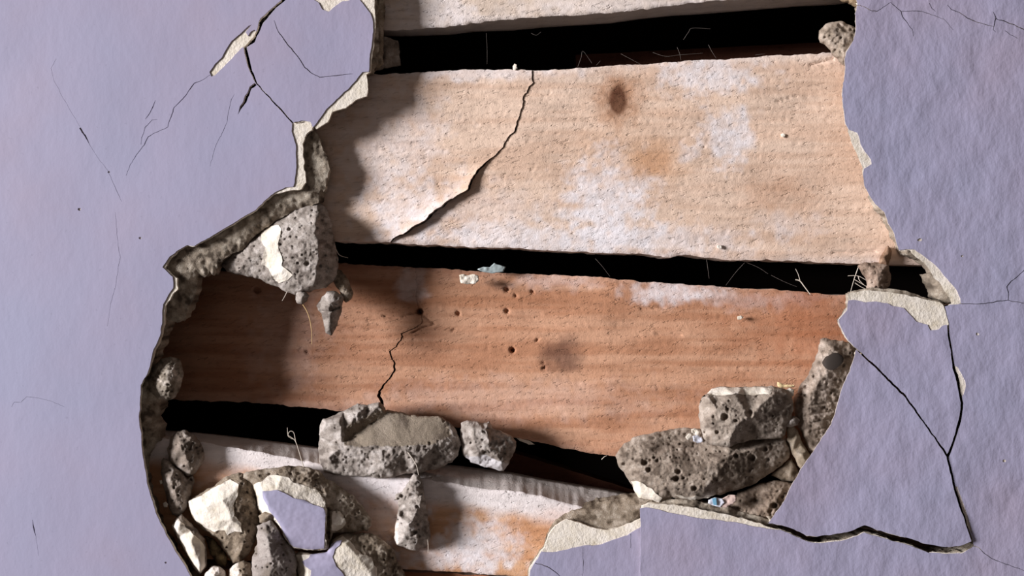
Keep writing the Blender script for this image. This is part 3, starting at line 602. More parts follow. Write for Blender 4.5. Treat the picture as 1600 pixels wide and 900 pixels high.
rock('mortar_chunk', 'large porous brown grey stone at lower right, lowest of the stacked pair', 'rubble',
     [(963, 712), (968, 700), (975, 693), (985, 688), (990, 683), (1010, 679), (1030, 675), (1050, 670), (1075, 668), (1095, 670), (1130, 680), (1165, 683), (1200, 680), (1228, 683), (1236, 700), (1232, 718), (1222, 728), (1210, 735), (1195, 745, 4), (1180, 755, 8), (1160, 764, 12), (1135, 770, 16), (1110, 776, 20), (1085, 782, 22), (1065, 780, 20), (1050, 777, 16), (1040, 782, 14), (1028, 786, 12), (1015, 782, 10), (1000, 778, 6), (992, 770), (990, 762), (982, 750), (975, 738), (966, 728)],
     [(985, 705, 16), (1010, 712, 30), (1050, 722, 42), (1095, 735, 52), (1140, 712, 46), (1180, 700, 34), (1222, 694, 20), (1045, 690, 8), (1090, 692, 10), (1140, 694, 26), (1000, 745, 28), (1040, 760, 40), (1085, 765, 46), (1110, 755, 50), (1205, 725, 10), (1160, 745, 26)], 38,
     pores=[(1008, 723, 6, 0), (1014, 734, 5, 0), (1016, 720, 4, 0), (1022, 715, 3, 0), (1027, 720, 3, 0), (1060, 737, 5, 0), (1057, 748, 5.5, 0), (1068, 747, 3, 0), (975, 725, 3.5, 0), (1085, 763, 5, 0), (1175, 715, 6, 0), (1150, 712, 4, 0), (1196, 702, 4, 0), (990, 717, 3, 0), (1170, 735, 4, 0), (1200, 718, 3.5, 0)], npore=230, pr=(1.0, 2.5), seed=71, amp=1.9, back=30, lift=7, warp=2,
     zones=[('plaster_coat', [(987, 752), (996, 753), (1008, 758), (1018, 765), (1025, 772), (1036, 778), (1028, 785), (1014, 781), (999, 777), (992, 768)], M_cream, 1.5),
            ('plaster_coat', [(1056, 774), (1075, 776), (1100, 775), (1120, 771), (1108, 777), (1086, 781), (1064, 779)], M_cream, 1.2)], colfn=mortar_col(71, (142, 129, 117), (176, 164, 152), (100, 88, 78), 9))
rock('mortar_chunk', 'squarish porous stone with a whitened top edge, resting on the large stone', 'rubble',
     [(1092, 650), (1093, 635), (1097, 622), (1105, 613), (1112, 607), (1130, 604), (1160, 605), (1190, 604), (1210, 604), (1222, 606), (1235, 615), (1240, 630), (1238, 650), (1230, 665), (1226, 678), (1222, 685), (1200, 686, 6), (1170, 688, 10), (1148, 694, 16), (1140, 700, 20), (1128, 698, 18), (1110, 694, 12), (1100, 688), (1095, 675)],
     [(1105, 620, 22), (1150, 618, 26), (1205, 618, 22), (1150, 664, 36), (1170, 650, 32), (1215, 640, 14), (1110, 660, 28), (1140, 690, 32), (1215, 675, 0), (1180, 680, 6), (1228, 640, 4), (1120, 640, 30)], 6,
     pores=[(1133, 651, 6.5, 0), (1115, 651, 3.5, 0), (1171, 646, 6.5, .8), (1121, 675, 4, 0), (1150, 657, 3, 0), (1102, 675, 3, 0), (1137, 639, 3, 0), (1115, 662, 2.5, 0)], npore=110, pr=(1.0, 2.4), seed=81, amp=1.7, back=30, lift=7, warp=1.5,
     zones=[('plaster_coat', [(1106, 614), (1113, 608), (1130, 605.5), (1160, 606.5), (1190, 605.5), (1206, 606), (1204, 616), (1180, 617), (1150, 616), (1128, 618), (1112, 619)], M_cream, 1.0)], colfn=mortar_col(81, (150, 138, 127), (182, 171, 160), (108, 97, 88), 9))
o, df = rock('mortar_chunk', 'tall leaning stone with a dark embedded pebble, against the loose lilac slab', 'rubble',
     [(1282, 531), (1290, 528), (1300, 532), (1318, 532), (1330, 536), (1340, 548), (1340, 570), (1334, 590), (1328, 610), (1320, 632), (1312, 652), (1300, 674), (1287, 694), (1275, 709), (1265, 706), (1258, 690), (1248, 670), (1242, 650), (1240, 630), (1243, 615), (1252, 600), (1262, 585), (1272, 565), (1278, 548)],
     [(1300, 545, 16), (1290, 580, 22), (1270, 610, 24), (1262, 640, 20), (1300, 620, 12), (1285, 670, 12), (1320, 570, 12), (1262, 680, 10)], 34, pores=[(1272, 588, 3.5, 0), (1259, 604, 3.5, 0), (1318, 571, 3, 0), (1258, 618, 3, 0), (1328, 552, 2.5, 0)], npore=80, seed=91, amp=2.3, back=20, lift=8,
     cracks=[([(1258, 650), (1310, 640)], 1.5, 2.5), ([(1262, 662), (1305, 652)], 1.5, 2.5), ([(1265, 675), (1298, 666)], 1.5, 2.5), ([(1255, 636), (1314, 626)], 1.5, 2)], colfn=mortar_col(91, (146, 132, 120), (180, 166, 154), (100, 88, 78), 9))
ax = np.linspace(0, 2*np.pi, 15)[:-1]; inc = [(1303+math.cos(a)*13.5*(1+.12*math.cos(2*a+1))+2*math.sin(a)*-2, 565+math.sin(a)*13.5) for a in ax]
plate('embedded_pebble', inc, lambda x, y: df(x*0+1303, y*0+565)-3-5*np.sqrt(np.clip(1-((x-1303)**2+(y-565)**2)/260, 0, 1)), plain('dark_stone', (60, 53, 49), 0.7), o, step=2, ostep=3, jag=0.6, rim=9, nr=2, rough=0.3)
rock('mortar_sliver', 'thin curved grey sliver wedged between the stacked stones and the leaning one', 'rubble',
     [(1228, 668), (1238, 664), (1246, 672), (1252, 688), (1260, 702), (1268, 714), (1262, 726), (1253, 737), (1245, 724), (1237, 706), (1231, 688)], [(1242, 688, 8), (1254, 712, 9)], 26, seed=101, colfn=mortar_col(101, (160, 146, 128), (182, 170, 154), (126, 112, 96), 12), amp=0.8, lift=6, R=6)
rock('pebble', 'tiny pale pebble perched above the curved sliver', 'stone', [(1224, 661), (1230, 653), (1242, 650), (1251, 655), (1247, 663), (1235, 668), (1227, 667)], [(1238, 659, 8)], 16, seed=102, colfn=GREY, amp=.9, R=6)
rock('mortar_lump', 'brown pitted lump in the shade under the large stone, beside the loose slab', 'rubble',
     [(1128, 812), (1136, 790), (1152, 770), (1170, 762), (1190, 755), (1212, 750), (1232, 752), (1250, 758), (1248, 780), (1236, 800), (1222, 822), (1190, 826), (1155, 820)],
     [(1180, 780, 6), (1215, 775, 14), (1210, 800, 20), (1170, 805, 14)], 42, pores=[(1210, 790, 6, 0), (1203, 799, 4, 0), (1222, 776, 4, 0), (1180, 782, 4, 0)], npore=36, seed=103, colfn=mortar_col(103, (134, 118, 104), (160, 144, 130), (88, 74, 64), 9), amp=2.2, lift=6, back=10)
rock('mortar_lump', 'dusky mortar lump in the dark pocket right of the large stone', 'rubble',
     [(1205, 742), (1222, 728), (1236, 715), (1248, 735), (1262, 732), (1262, 745), (1245, 752), (1222, 752)], [(1236, 738, 5)], 44, seed=104, colfn=BROWN, amp=1.6, lift=6)
rock('mortar_lump', 'rounded brown grey lump poking out at the right end of the top gap', 'rubble',
     [(1278, 60), (1280, 48), (1290, 38), (1305, 33), (1320, 34), (1334, 40), (1346, 52), (1348, 78), (1336, 96), (1326, 104), (1316, 101), (1308, 92), (1300, 86), (1297, 78), (1289, 70), (1281, 67)],
     [(1300, 52, 12), (1318, 62, 10), (1318, 88, 12)], 26, npore=36, seed=111, colfn=mortar_col(111, (148, 134, 120), (178, 164, 150), (104, 92, 80), 8), amp=2.0, cracks=[([(1312, 40), (1322, 48), (1336, 50)], 3, 5)], back=14)
rock('mortar_lump', 'small straw flecked crumb at the top right corner of the hole', 'rubble',
     [(1304, -8), (1350, -8), (1350, 10), (1340, 13), (1328, 7), (1314, 2)], [(1330, 0, 4)], 24, seed=112, colfn=mortar_col(112, (160, 138, 112), (184, 164, 140), (120, 100, 80), 7), amp=1.5)
rock('mortar_lump', 'barrel shaped grey lump in the middle gap above the cream topped slab', 'rubble',
     [(1341, 414), (1350, 410), (1372, 409), (1388, 412), (1392, 430), (1391, 446), (1385, 453), (1365, 455), (1355, 451), (1352, 436), (1346, 426)], [(1370, 430, 12), (1372, 445, 8)], 34, npore=26, seed=121, colfn=mortar_col(121, (150, 130, 116), (176, 158, 144), (112, 96, 84), 7), amp=1.5, lift=13, R=15)
rock('mortar_lump', 'little upright crumb standing on the barrel shaped lump', 'rubble',
     [(1372, 414), (1375, 400), (1382, 390), (1388, 383), (1393, 391), (1391, 404), (1388, 416)], [(1382, 402, 6)], 33, seed=122, colfn=mortar_col(122, (140, 112, 92), (168, 140, 118), (104, 80, 64), 6), amp=1.4, R=6)

# lower left rubble heap
rock('mortar_chunk', 'upper grey stone of the pair inside the lower left edge of the hole', 'rubble',
     [(266, 682), (275, 673), (290, 672), (303, 679), (313, 690), (320, 708), (318, 724), (308, 735), (300, 743), (292, 745), (284, 738), (274, 730), (264, 722), (262, 705)], [(285, 700, 14), (292, 728, 12), (305, 705, 4)], 34, npore=26, seed=131, colfn=DUN, amp=2, back=16)
rock('mortar_chunk', 'lower grey stone of the pair, long and wedge shaped, at the left edge', 'rubble',
     [(251, 724), (256, 716), (265, 718), (275, 730), (285, 740), (294, 748), (302, 743), (304, 753), (300, 768), (295, 785), (287, 801), (278, 806), (268, 804), (264, 790), (260, 775), (255, 758), (251, 740)], [(268, 745, 14), (274, 775, 14), (290, 760, 6)], 30, npore=26, seed=132, colfn=DUN, amp=2, back=16)
rock('plaster_chip', 'smooth white wedge of plaster at the bottom left edge of the hole', 'rubble',
     [(268, 822), (276, 808), (284, 803), (292, 810), (306, 826), (320, 842), (323, 862), (322, 886), (312, 898), (301, 886), (288, 862), (276, 840)], [(280, 820, 14), (300, 850, 16), (312, 880, 14), (314, 850, 8)], 20, seed=133,
     zones=[('plaster_coat', [(270, 822), (278, 810), (288, 822), (301, 834), (312, 845), (319, 856), (319, 872), (320, 887), (312, 895), (302, 884), (290, 861), (278, 840)], M_cream, 1.3)], colfn=DUN, amp=0.5, back=16)
rock('plaster_chunk', 'cream faced chunk with a mottled right side, left in the lower left heap', 'rubble',
     [(291, 783), (305, 775), (325, 765), (345, 751), (360, 741), (372, 737), (386, 744), (399, 756), (401, 775), (405, 795), (406, 815), (402, 835), (396, 852), (388, 866), (376, 880), (364, 882), (354, 866), (345, 851), (335, 838), (318, 828), (305, 816), (297, 800)],
     [(320, 790, 18), (350, 780, 24), (362, 810, 26), (340, 815, 20), (385, 790, 14), (385, 830, 16), (378, 860, 14), (375, 765, 14)], 26, seed=134, npore=46,
     zones=[('plaster_coat', [(293, 784), (306, 778), (325, 768), (345, 757), (360, 748), (372, 757), (371, 775), (364, 790), (366, 806), (376, 818), (379, 832), (368, 830), (355, 836), (350, 828), (336, 831), (320, 825), (307, 813), (299, 800)], M_cream, 1.5)], colfn=BROWN, amp=2, back=18)
rock('mortar_lump', 'shadowed olive brown sliver between the white wedge and the cream faced chunk', 'rubble',
     [(318, 836), (333, 840), (346, 856), (356, 872), (352, 884), (340, 882), (328, 868), (324, 852)], [(338, 862, 6)], 38, seed=135, colfn=mortar_col(135, (128, 112, 84), (160, 142, 106), (80, 68, 50), 8), amp=1.4)
rock('mortar_chunk', 'smooth grey stone in front of the lilac faced chunk, at the bottom edge', 'rubble',
     [(402, 822), (412, 817), (425, 811), (432, 822), (440, 836), (450, 846), (459, 860), (463, 880), (463, 902), (456, 925), (400, 925), (392, 888), (393, 870), (401, 852)], [(420, 840, 18), (425, 880, 20), (445, 880, 12), (420, 910, 18)], -2, npore=34, seed=136, colfn=mortar_col(136, (150, 141, 136), (166, 158, 152), (122, 112, 104), 12), amp=1.2, back=22)
rock('mortar_lump', 'little crumb bridging the cream faced chunk and the lilac faced chunk', 'rubble',
     [(404, 806), (414, 800), (428, 799), (434, 806), (428, 813), (415, 817), (405, 816)], [(418, 808, 6)], 0, seed=137, colfn=BROWN, amp=1.2, R=6)
rock('plaster_chip', 'small pale crumb on the bottom edge, right of the white wedge', 'rubble', [(314, 912), (320, 895), (330, 885), (343, 883), (352, 893), (356, 912), (335, 925)], [(335, 900, 10)], 14, seed=138, colfn=WHITE, amp=1.2)
rock('plaster_chip', 'pale and brown crumb on the bottom edge, left of the smooth grey stone', 'rubble', [(354, 915), (358, 890), (369, 880), (382, 876), (394, 884), (402, 896), (408, 915), (380, 928)], [(378, 898, 12)], 12, seed=139, colfn=two([(340, 860), (374, 870), (370, 930), (340, 930)], BROWN, WHITE, 3), npore=12, amp=1.6)

OL = mortar_col(141, (134, 121, 106), (172, 160, 146), (88, 76, 64), 8)
rock('plaster_chunk', 'lilac faced chunk with a cream and brown arched rim, in the lower left heap', 'rubble',
     [(372, 748), (380, 739), (395, 735), (420, 732), (450, 727), (480, 730), (500, 736), (510, 748), (530, 758), (550, 773), (567, 790), (578, 808), (580, 822), (576, 829), (558, 831), (540, 832), (520, 834, 14), (512, 858, 30), (497, 861, 30), (480, 859, 30), (458, 858, 30), (448, 845, 30), (438, 826, 29), (425, 806, 28), (412, 808, 10), (402, 800, 4), (397, 775), (388, 756)],
     [(410, 768, 29), (432, 765, 30), (460, 778, 30), (508, 796, 30), (508, 830, 30), (430, 800, 30), (418, 785, 30), (405, 752, 18), (440, 742, 18), (480, 752, 18), (510, 770, 16), (522, 800, 22), (532, 822, 20), (550, 800, 12), (390, 745, 8), (480, 820, 30)], 24,
     zones=[('plaster_coat', [(397, 758), (410, 752), (418, 745), (430, 741), (445, 745), (460, 754), (480, 760), (496, 766), (506, 780), (510, 796), (509, 858), (480, 858), (458, 857), (446, 842), (436, 822), (424, 805), (412, 806), (404, 795), (400, 775)], M_cream, 1.2),
            ('paint_skin', [(410, 768), (432, 766), (445, 771), (458, 778), (475, 782), (490, 789), (505, 794), (508, 800), (508, 830), (506, 856), (495, 858.5), (470, 857), (458, 855), (450, 845), (440, 826), (432, 811), (424, 803), (420, 798), (418, 790), (411, 779)], M_paint, 2.4),
            ('plaster_coat', [(518, 800), (530, 800), (536, 806), (540, 816), (536, 825), (526, 829), (518, 828)], M_cream, 1.2)],
     cracks=[([(513, 796), (513, 840)], 3, 12)], npore=90, seed=141, colfn=OL, amp=2.0, back=14, lift=6, warp=1.5)
rock('plaster_chunk', 'rounded cream and brown chunk with a lilac tongue of paint at the bottom edge', 'rubble',
     [(512, 862, 26), (518, 845, 20), (524, 838, 12), (540, 834), (558, 833), (574, 832), (590, 838), (606, 849), (617, 863), (623, 880), (632, 894), (640, 915), (626, 945), (590, 966), (530, 974), (475, 962), (452, 938), (458, 915), (462, 890), (458, 866, 20), (470, 862, 24), (490, 864, 26)],
     [(540, 850, 24), (560, 870, 26), (590, 860, 12), (580, 900, 24), (520, 880, 30), (480, 890, 28), (610, 900, 10), (550, 930, 24), (480, 930, 26)], 24,
     zones=[('plaster_coat', [(463, 866), (480, 866), (500, 866), (514, 862), (522, 846), (535, 838), (548, 846), (556, 860), (568, 866), (580, 872), (588, 888), (590, 910), (580, 935), (470, 935), (466, 900)], M_cream, 1.2),
            ('paint_skin', [(485, 867), (500, 865), (511, 863), (518, 850), (526, 845), (534, 844), (531, 852), (524, 858), (520, 870), (525, 885), (535, 896), (545, 910), (545, 934), (484, 934), (484, 904), (486, 892), (478, 886), (472, 878), (482, 872)], M_paint, 2.3)],
     npore=90, seed=151, colfn=OL, amp=2.0, back=14, lift=6, warp=2)

# ---------------------------------------------------------------- loose slabs of painted plaster
def slab(label, paint, cream, mortar, dfun, holes=(), seed=0, th=28, md=None, px=(0, 0), mslope=14, undercut=6, mcol=None):
    r = empty('plaster_slab', px[0], px[1], 10); tag(r, label, 'plaster', 'cracked painted slabs round the hole')
    hs = [slot(*h) for h in holes]
    plate('paint_skin', paint, dfun, M_paint, r, holes=hs, step=7, ostep=3.2, jag=0.8, rim=1.6, nr=1, rough=.1, inset=lambda x, y: 1.2*(x > 1100))
    plate('plaster_coat', cream, lambda x, y: dfun(x, y)+1.6, M_cream, r, holes=hs, step=6, ostep=3, jag=1.0, rim=5, nr=2, rough=.6, inset=lambda x, y: 4.5*(x > 1100))
    Mo = dens(mortar, 3, 1.6)
    def dm(x, y):
        e = edist(x, y, [Mo]); return dfun(x, y)+7.5+np.exp(-e/10)*(mslope*(1+.5*fbm(x, y, 14, 3, seed)))+np.exp(-e/20)*2.5*np.abs(fbm(x, y, 5, 3, seed+2))
    plate('mortar_body', Mo, dm, M_min, r, step=2.6, dense_outer=False, jag=0, rim=th, nr=6, rough=2.6, inset=undercut, colfn=mcol or mc, band=40, coarse=20)
    return r
Cpoly = [(458, -165), (457, -40), (446, 0), (430, 14), (422, 24), (414, 33), (408, 42), (403, 53), (397, 66), (386, 73), (388, 86), (391, 100), (396, 115), (402, 130),
         (417, 146.5), (432, 163), (447, 178), (458, 192), (470, 188), (485, 190), (489, 199), (500, 185), (510, 170), (525, 155), (545, 138), (560, 120), (567, 113), (576, 112), (577, 95), (580, 75), (583, 50), (582, 32), (578, 20), (570, 10), (562, 0), (553, -2), (545, 0), (535, 2), (522, 11), (513, 18), (503, 14), (498, 4), (490, 0), (486, -12), (500, -60), (560, -120), (560, -165)]
Ccream = Cpoly[:18]+[(475, 190), (489, 193), (494, 202), (512, 191), (520, 174), (540, 169), (556, 156), (573, 151), (575, 140), (573, 116), (579, 112), (580, 95), (583, 75), (586, 50), (586, 20), (586, 0), (580, -60), (575, -165)]
Cm = Cpoly[:18]+[(475, 192), (492, 203), (511, 190), (520, 176), (540, 170), (556, 157), (572, 150), (574, 140), (572, 118), (584, 112), (590, 95), (592, 75), (592, 50), (592, 20), (590, 0), (584, -60), (578, -165)]
slab('lilac slab at the upper left of the hole, outlined by a dark crack with a white chip', Cpoly, Ccream, Cm,
     lambda x, y: undul(x, y)-2.2+1.6*sst(420, 560, x), holes=[([(428, 32), (432, 42), (437, 53), (447, 66), (460, 82), (468, 92), (476, 105), (486, 114), (500, 121), (520, 119), (535, 117), (552, 115)], [.6, .9, 1.3, 1.4, 1.4, 1.3, 1.4, 1.1, 1, 1.1, .9, .5])], seed=3, px=(500, 80))
Apoly = [(1325, 469), (1324, 485), (1311, 499), (1311, 505), (1319, 520), (1325, 531), (1336, 543), (1346, 551), (1366, 569), (1391, 594), (1416, 619), (1441, 654), (1466, 689), (1480, 710), (1484, 702), (1492, 680),
         (1498, 655), (1501, 630), (1498, 612), (1494, 594), (1488, 572), (1485, 550), (1481, 525), (1480, 507), (1472, 509), (1466, 515), (1454, 516), (1450, 508), (1440, 505), (1432, 502), (1422, 492), (1412, 481), (1400, 479), (1385, 474), (1370, 471), (1350, 472), (1335, 468)]
Acream = [(1325, 459), (1324, 480), (1309, 500), (1309, 505), (1317, 521), (1324, 532)]+Apoly[6:23]+[(1482, 505), (1478, 490), (1474, 476), (1468, 472), (1440, 466), (1420, 462), (1395, 457), (1375, 455), (1345, 454), (1330, 458)]
Am = [(1327, 457), (1328, 480), (1314, 500), (1322, 520), (1330, 534)]+Apoly[6:23]+[(1483, 505), (1479, 490), (1475, 474), (1465, 469), (1440, 463), (1422, 456), (1408, 453), (1395, 451), (1375, 450), (1345, 451), (1335, 453)]
slab('upper loose lilac slab right of the hole with a bare cream top', Apoly, Acream, Am, lambda x, y: undul(x, y)-1.8+.002*(x-1400), seed=4, px=(1400, 580), mslope=8)
Bpoly = [(1338, 546), (1334, 560), (1328, 580), (1318, 600), (1312, 620), (1307, 640), (1299, 663), (1288, 681), (1270, 706), (1252, 733), (1240, 752), (1228, 778), (1214, 799), (1200, 818), (1220, 820), (1240, 827), (1259, 836), (1278, 838), (1302, 835), (1325, 831),
         (1341, 825), (1350, 820), (1371, 828), (1397, 835), (1422, 842), (1447, 850), (1476, 855), (1500, 853), (1517, 846), (1512, 826), (1499, 791), (1490, 764), (1484, 737), (1479, 714), (1465, 692), (1440, 657), (1415, 622), (1390, 597), (1365, 572), (1345, 554)]
Bcream = [(p[0]-0.8, p[1]+.3) if i < 13 else p for i, p in enumerate(Bpoly)]
Bm = [(p[0]+9, p[1]+4) if i < 13 else p for i, p in enumerate(Bpoly)]
slab('lower loose lilac slab right of the hole, large and triangular, above a wide dark crack', Bpoly, Bcream, Bm, lambda x, y: undul(x, y)-3.0-4*sst(760, 860, y)-2*(1-sst(1200, 1300, x)), seed=5, px=(1380, 730), mslope=4, undercut=10)
Dpoly = [(826, 906), (829, 891), (838, 876), (846, 863), (870, 863), (890, 858), (912, 853), (935, 852), (960, 843), (980, 836), (996, 827), (1006, 820), (1006, 984), (900, 996), (840, 985), (830, 940)]
Dcream = [(825, 903), (828, 887), (838, 872), (850, 855), (857, 836), (868, 822), (885, 811), (905, 817), (930, 826), (950, 829), (975, 823), (1006, 808)]+Dpoly[12:]
Dm = [(824, 905), (825, 893), (829, 882), (840, 868), (850, 852), (855, 834), (865, 818), (878, 804), (898, 794), (923, 787), (950, 782), (975, 777), (1000, 774), (1030, 776), (1042, 784), (1040, 800), (1020, 808), (1007, 812), (1007, 984), (900, 996), (838, 985), (828, 940)]
slab('small sunken lilac slab at the bottom centre with cream and brown rim', Dpoly, Dcream, Dm,
     lambda x, y: undul(x, y)+8.4+13*(1-sst(790, 850, y)), holes=[([(836, 879), (850, 884), (862, 889), (872, 897), (884, 912)], [1, 1.2, 1.2, 1, .8]), ([(911, 855), (911, 880), (910, 910)], [.5, .7, .5]), ([(986, 834), (986, 856)], [.8, .6])],
     seed=6, px=(920, 880), mslope=14, undercut=2, mcol=OL)

# ---------------------------------------------------------------- small bits and fibres
M_pearl = plain('pearly_flake', (206, 206, 216), 0.25); M_blue = plain('pale_blue_flake', (120, 170, 196), 0.3); M_strw = plain('straw', (196, 164, 118), 0.7); M_fib = plain('pale_fibre', (206, 194, 180), 0.7)
M_white = cream_mat(); M_web = plain('dusty_cobweb', (120, 110, 104), 0.8)
def chip(name, label, poly, d, mat, h=4, seed=0, cat='chip', group=None):
    p = np.array(poly, float); cx, cy = p.mean(0)
    o = plate(name, poly, lambda x, y, b=False: d-h*(0.6+0.5*fbm(x, y, 5, 2, seed))+(0 if not b else h), mat, None, step=2.2, ostep=2.2, jag=0.8, closed=True, bulge=3, R=4, rim=2)
    return tag(o, label, cat, group)
chip('plaster_chip', 'small white chip stuck on the top edge of the orange brown board', [(717, 430), (724, 428), (730, 431), (740, 428), (747, 430), (748, 438), (742, 444), (730, 444), (720, 442)], 63, M_white, 5, 1)
chip('translucent_chip', 'thin bluish see-through flake behind the small white chip', [(745, 421), (755, 417), (765, 418), (772, 411), (780, 414), (790, 417), (787, 425), (770, 427), (755, 425)], 70, plain('bluish_flake', (150, 160, 160), 0.35), 3, 2)
chip('shell_flake', 'pinkish tip of the pearly flake under the large stone', [(1128, 779), (1138, 773), (1150, 774), (1151, 781), (1144, 789), (1134, 794), (1124, 791)], 5, plain('pinkish_flake', (204, 178, 168), 0.35), 4, 3)
chip('shell_flake', 'pearly blue banded flake under the large stone', [(1106, 781), (1116, 777), (1128, 779), (1132, 785), (1126, 792), (1114, 790), (1106, 786)], 4, M_pearl, 4, 4)
o_ = bpy.data.objects['shell_flake.001'] if 'shell_flake.001' in bpy.data.objects else None
if o_: plate('blue_band', [(1113, 779), (1119, 778), (1120, 789), (1115, 789)], lambda x, y: 4-4.6+0*x, M_blue, o_, step=2, ostep=2, jag=.3, rim=1.5, nr=1, rough=.1)
chip('white_crumb', 'upper white crumb against the foot of the squarish stone', [(1080, 671), (1086, 669), (1093, 673), (1094, 680), (1086, 679), (1080, 676)], 2, M_white, 7, 5)
chip('white_crumb', 'lower left white crumb beside the squarish stone', [(1071, 682), (1076, 677), (1081, 679), (1080, 686), (1074, 688)], 2, M_white, 6, 6)
chip('white_crumb', 'bluish crumb between the white crumb and the squarish stone', [(1082, 682), (1090, 679), (1097, 684), (1099, 690), (1090, 692), (1083, 689)], 2, M_pearl, 6, 7)
chip('wood_splinter', 'pale yellow splinter on top of the squarish stone', [(1214, 597), (1219, 598), (1222, 600), (1240, 602), (1241, 605), (1224, 605), (1221, 607), (1215, 604)], 10, plain('pale_splinter', (222, 196, 150), 0.7), 3, 8, 'splinter')
chip('white_crumb', 'white crumb wedged right of the squarish stone top', [(1228, 609), (1234, 606), (1241, 610), (1240, 618), (1233, 622), (1228, 616)], 10, M_white, 5, 9)
chip('white_crumb', 'white crumb by the left edge next to the wedge shaped stone', [(254, 786), (259, 784), (263, 788), (261, 793), (256, 793)], 22, M_white, 4, 10)
chip('white_crumb', 'minute pale crumb on the left edge beside the stone pair', [(249, 751), (253, 750), (254, 754), (250, 756)], 24, M_white, 4, 11)
chip('wood_splinter', 'whitish splinter under the orange brown board, right of the small blocky stone', [(806, 684), (816, 686), (828, 689), (836, 694), (826, 694), (812, 689)], 66, M_white, 3, 12, 'splinter')
chip('white_crumb', 'small white bump standing on the top edge of the split pinkish board', [(801, 103), (804, 99), (808, 101), (809, 107), (806, 110), (801, 109)], 46, M_white, 4, 13)
chip('white_crumb', 'tiny white crumb near the lower edge of the split pinkish board', [(1121, 383), (1126, 382), (1129, 386), (1126, 390), (1121, 388)], 44, M_white, 4, 14)
chip('white_crumb', 'tiny pale crumb on the right part of the split pinkish board', [(1220, 210), (1224, 208), (1228, 211), (1225, 215), (1221, 214)], 44, M_white, 4, 15)
chip('white_crumb', 'lone pale crumb on the orange brown board toward its right end', [(1152, 495), (1158, 493), (1162, 496), (1157, 500), (1152, 499)], 64, M_white, 3, 16)

def fibre(label, pts, d, r=0.5, mat=None, name='fibre', group=None):
    p = [Wd(a, b, d if np.isscalar(d) else d[i]) for i, (a, b) in enumerate(pts)]
    p = np.array(p); n = len(p); q = []
    for i in range(n-1):                       # smooth the polyline
        a, b, c, e = p[max(i-1, 0)], p[i], p[i+1], p[min(i+2, n-1)]
        for t in np.arange(0, 1, 0.2): q.append(0.5*(2*b+(c-a)*t+(2*a-5*b+4*c-e)*t*t+(3*b-a-3*c+e)*t**3))
    q.append(p[-1]); q = np.array(q); m = len(q); tn = np.gradient(q, axis=0); tn /= np.linalg.norm(tn, axis=1)[:, None]
    sd = np.cross(tn, [0, 1, 0]); sd /= np.maximum(np.linalg.norm(sd, axis=1), 1e-9)[:, None]; up = np.cross(sd, tn)
    V = []; rr = r*S*np.linspace(1.1, 0.55, m)[:, None]
    for k in range(5): V.append(q+rr*(sd*math.cos(k*1.2566)+up*math.sin(k*1.2566)))
    V = np.stack(V, 1).reshape(-1, 3); Fq = [(i*5+k, i*5+(k+1) % 5, (i+1)*5+(k+1) % 5, (i+1)*5+k) for i in range(m-1) for k in range(5)]
    o = mesh(name, V, [np.array(Fq)], mat or M_fib)
    return tag(o, label, 'fibre', group)
fibre('long curved straw fibre dangling from the crumb under the triangular chunk', [(472, 474), (480, 487), (485, 503), (487, 520), (487, 538)], 30, .8, M_strw)
fibre('short fibre poking down left of the dangling straw fibre', [(449, 455), (445, 463), (441, 470)], 28, .6)
fibre('curled fibre rising from the heap in the gap left of the wide flat slab', [(475, 732), (468, 708), (462, 690), (456, 684), (450, 679), (449, 668)], 22, .7)
fibre('loop of fibre at the tip of the curled fibre left of the wide flat slab', [(462, 690), (459, 676), (453, 674), (450, 681), (457, 686)], 22, .6)
fibre('bent fibre touching the tip of the narrow upright stone', [(637, 706), (645, 717), (651, 728), (654, 742)], 6, .8)
fibre('short fibre hanging at the foot of the narrow upright stone', [(668, 842), (669, 852), (669, 864)], 14, .6)
fibre('white curved fibre at the right side of the triangular chunk', [(525, 390), (531, 399), (544, 403)], 34, .8)
fibre('bright thick thread crossing the right part of the middle gap', [(1243, 437), (1250, 439), (1257, 448), (1266, 460)], 52, 1.1)
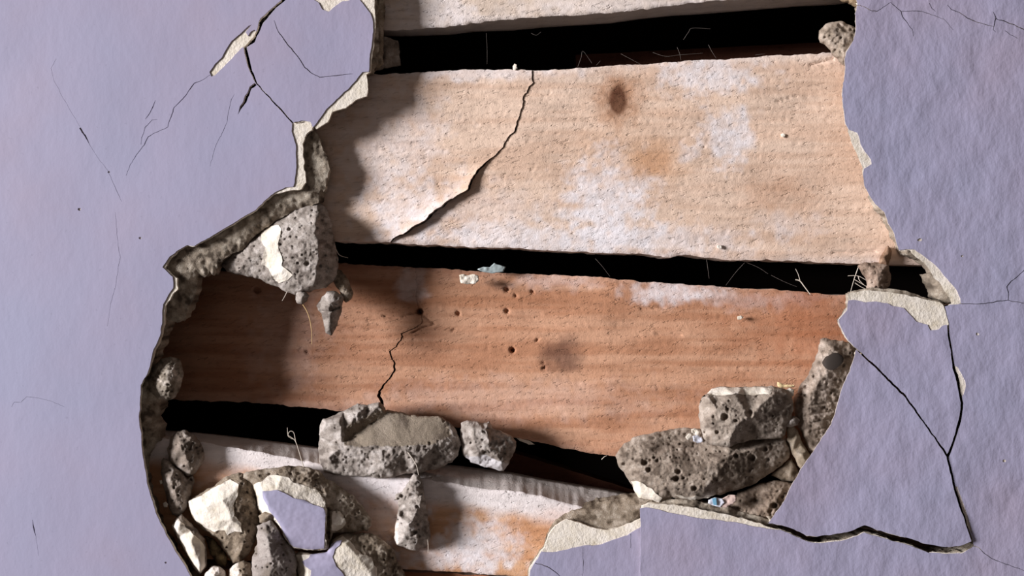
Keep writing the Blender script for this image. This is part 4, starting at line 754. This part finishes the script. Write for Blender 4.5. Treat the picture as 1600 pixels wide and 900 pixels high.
fibre('thin thread continuing up from the bright thick thread', [(1250, 438), (1247, 428), (1243, 420)], 52, .5)
gs = 'straw fibres beside the barrel shaped lump'
for lb, pp in (('topmost straw fibre reaching left from the barrel shaped lump', [(1325, 431), (1340, 431), (1352, 437), (1358, 442)]), ('long upright straw fibre left of the barrel shaped lump', [(1341, 418), (1336, 432), (1332, 445), (1329, 456)]),
               ('lowest slanting straw fibre under the barrel shaped lump', [(1336, 442), (1345, 448), (1354, 452)]), ('middle slanting straw fibre at the barrel shaped lump', [(1334, 436), (1346, 443), (1358, 450)]),
               ('shortest bent straw fibre crossing those at the barrel shaped lump', [(1341, 431), (1343, 438), (1350, 445)])):
    fibre(lb, pp, 46, .6, group=gs)
ORD = ['leftmost', 'second', 'third', 'fourth', 'fifth', 'sixth', 'seventh', 'eighth', 'ninth', 'tenth']
gt = [[(760, 52), (761, 75), (761, 100)], [(830, 52), (838, 55), (845, 50)], [(903, 104), (908, 90), (911, 80), (925, 99)], [(932, 102), (938, 95)], [(970, 84), (985, 92), (1002, 101)], [(1020, 82), (1040, 88), (1060, 86), (1098, 83)],
      [(1058, 74), (1062, 84), (1064, 94)], [(1068, 62), (1076, 50), (1082, 44), (1110, 45)], [(1107, 70), (1112, 80), (1119, 91)], [(1180, 86), (1195, 84)]]
for i, pp in enumerate(gt): fibre('faint cobweb thread in the top gap, %s of ten%s' % (ORD[i], '' if i == 0 else ' from the left'), pp, 62, .22, M_web, group='cobweb threads in the top gap')
gm = [[(930, 404), (940, 415), (953, 432)], [(1104, 405), (1106, 420), (1108, 435)], [(1164, 410), (1150, 425), (1134, 446)], [(1166, 410), (1185, 418), (1200, 428)], [(1205, 430), (1225, 440), (1245, 448)]]
for i, pp in enumerate(gm): fibre('faint cobweb thread in the middle gap, %s of five%s' % (ORD[i], '' if i == 0 else ' from the left'), pp, 64, .25, M_web, group='cobweb threads in the middle gap')
fibre('short pale splinter in the gap left of the large porous stone', [(940, 718), (944, 714), (948, 712)], 60, .6)
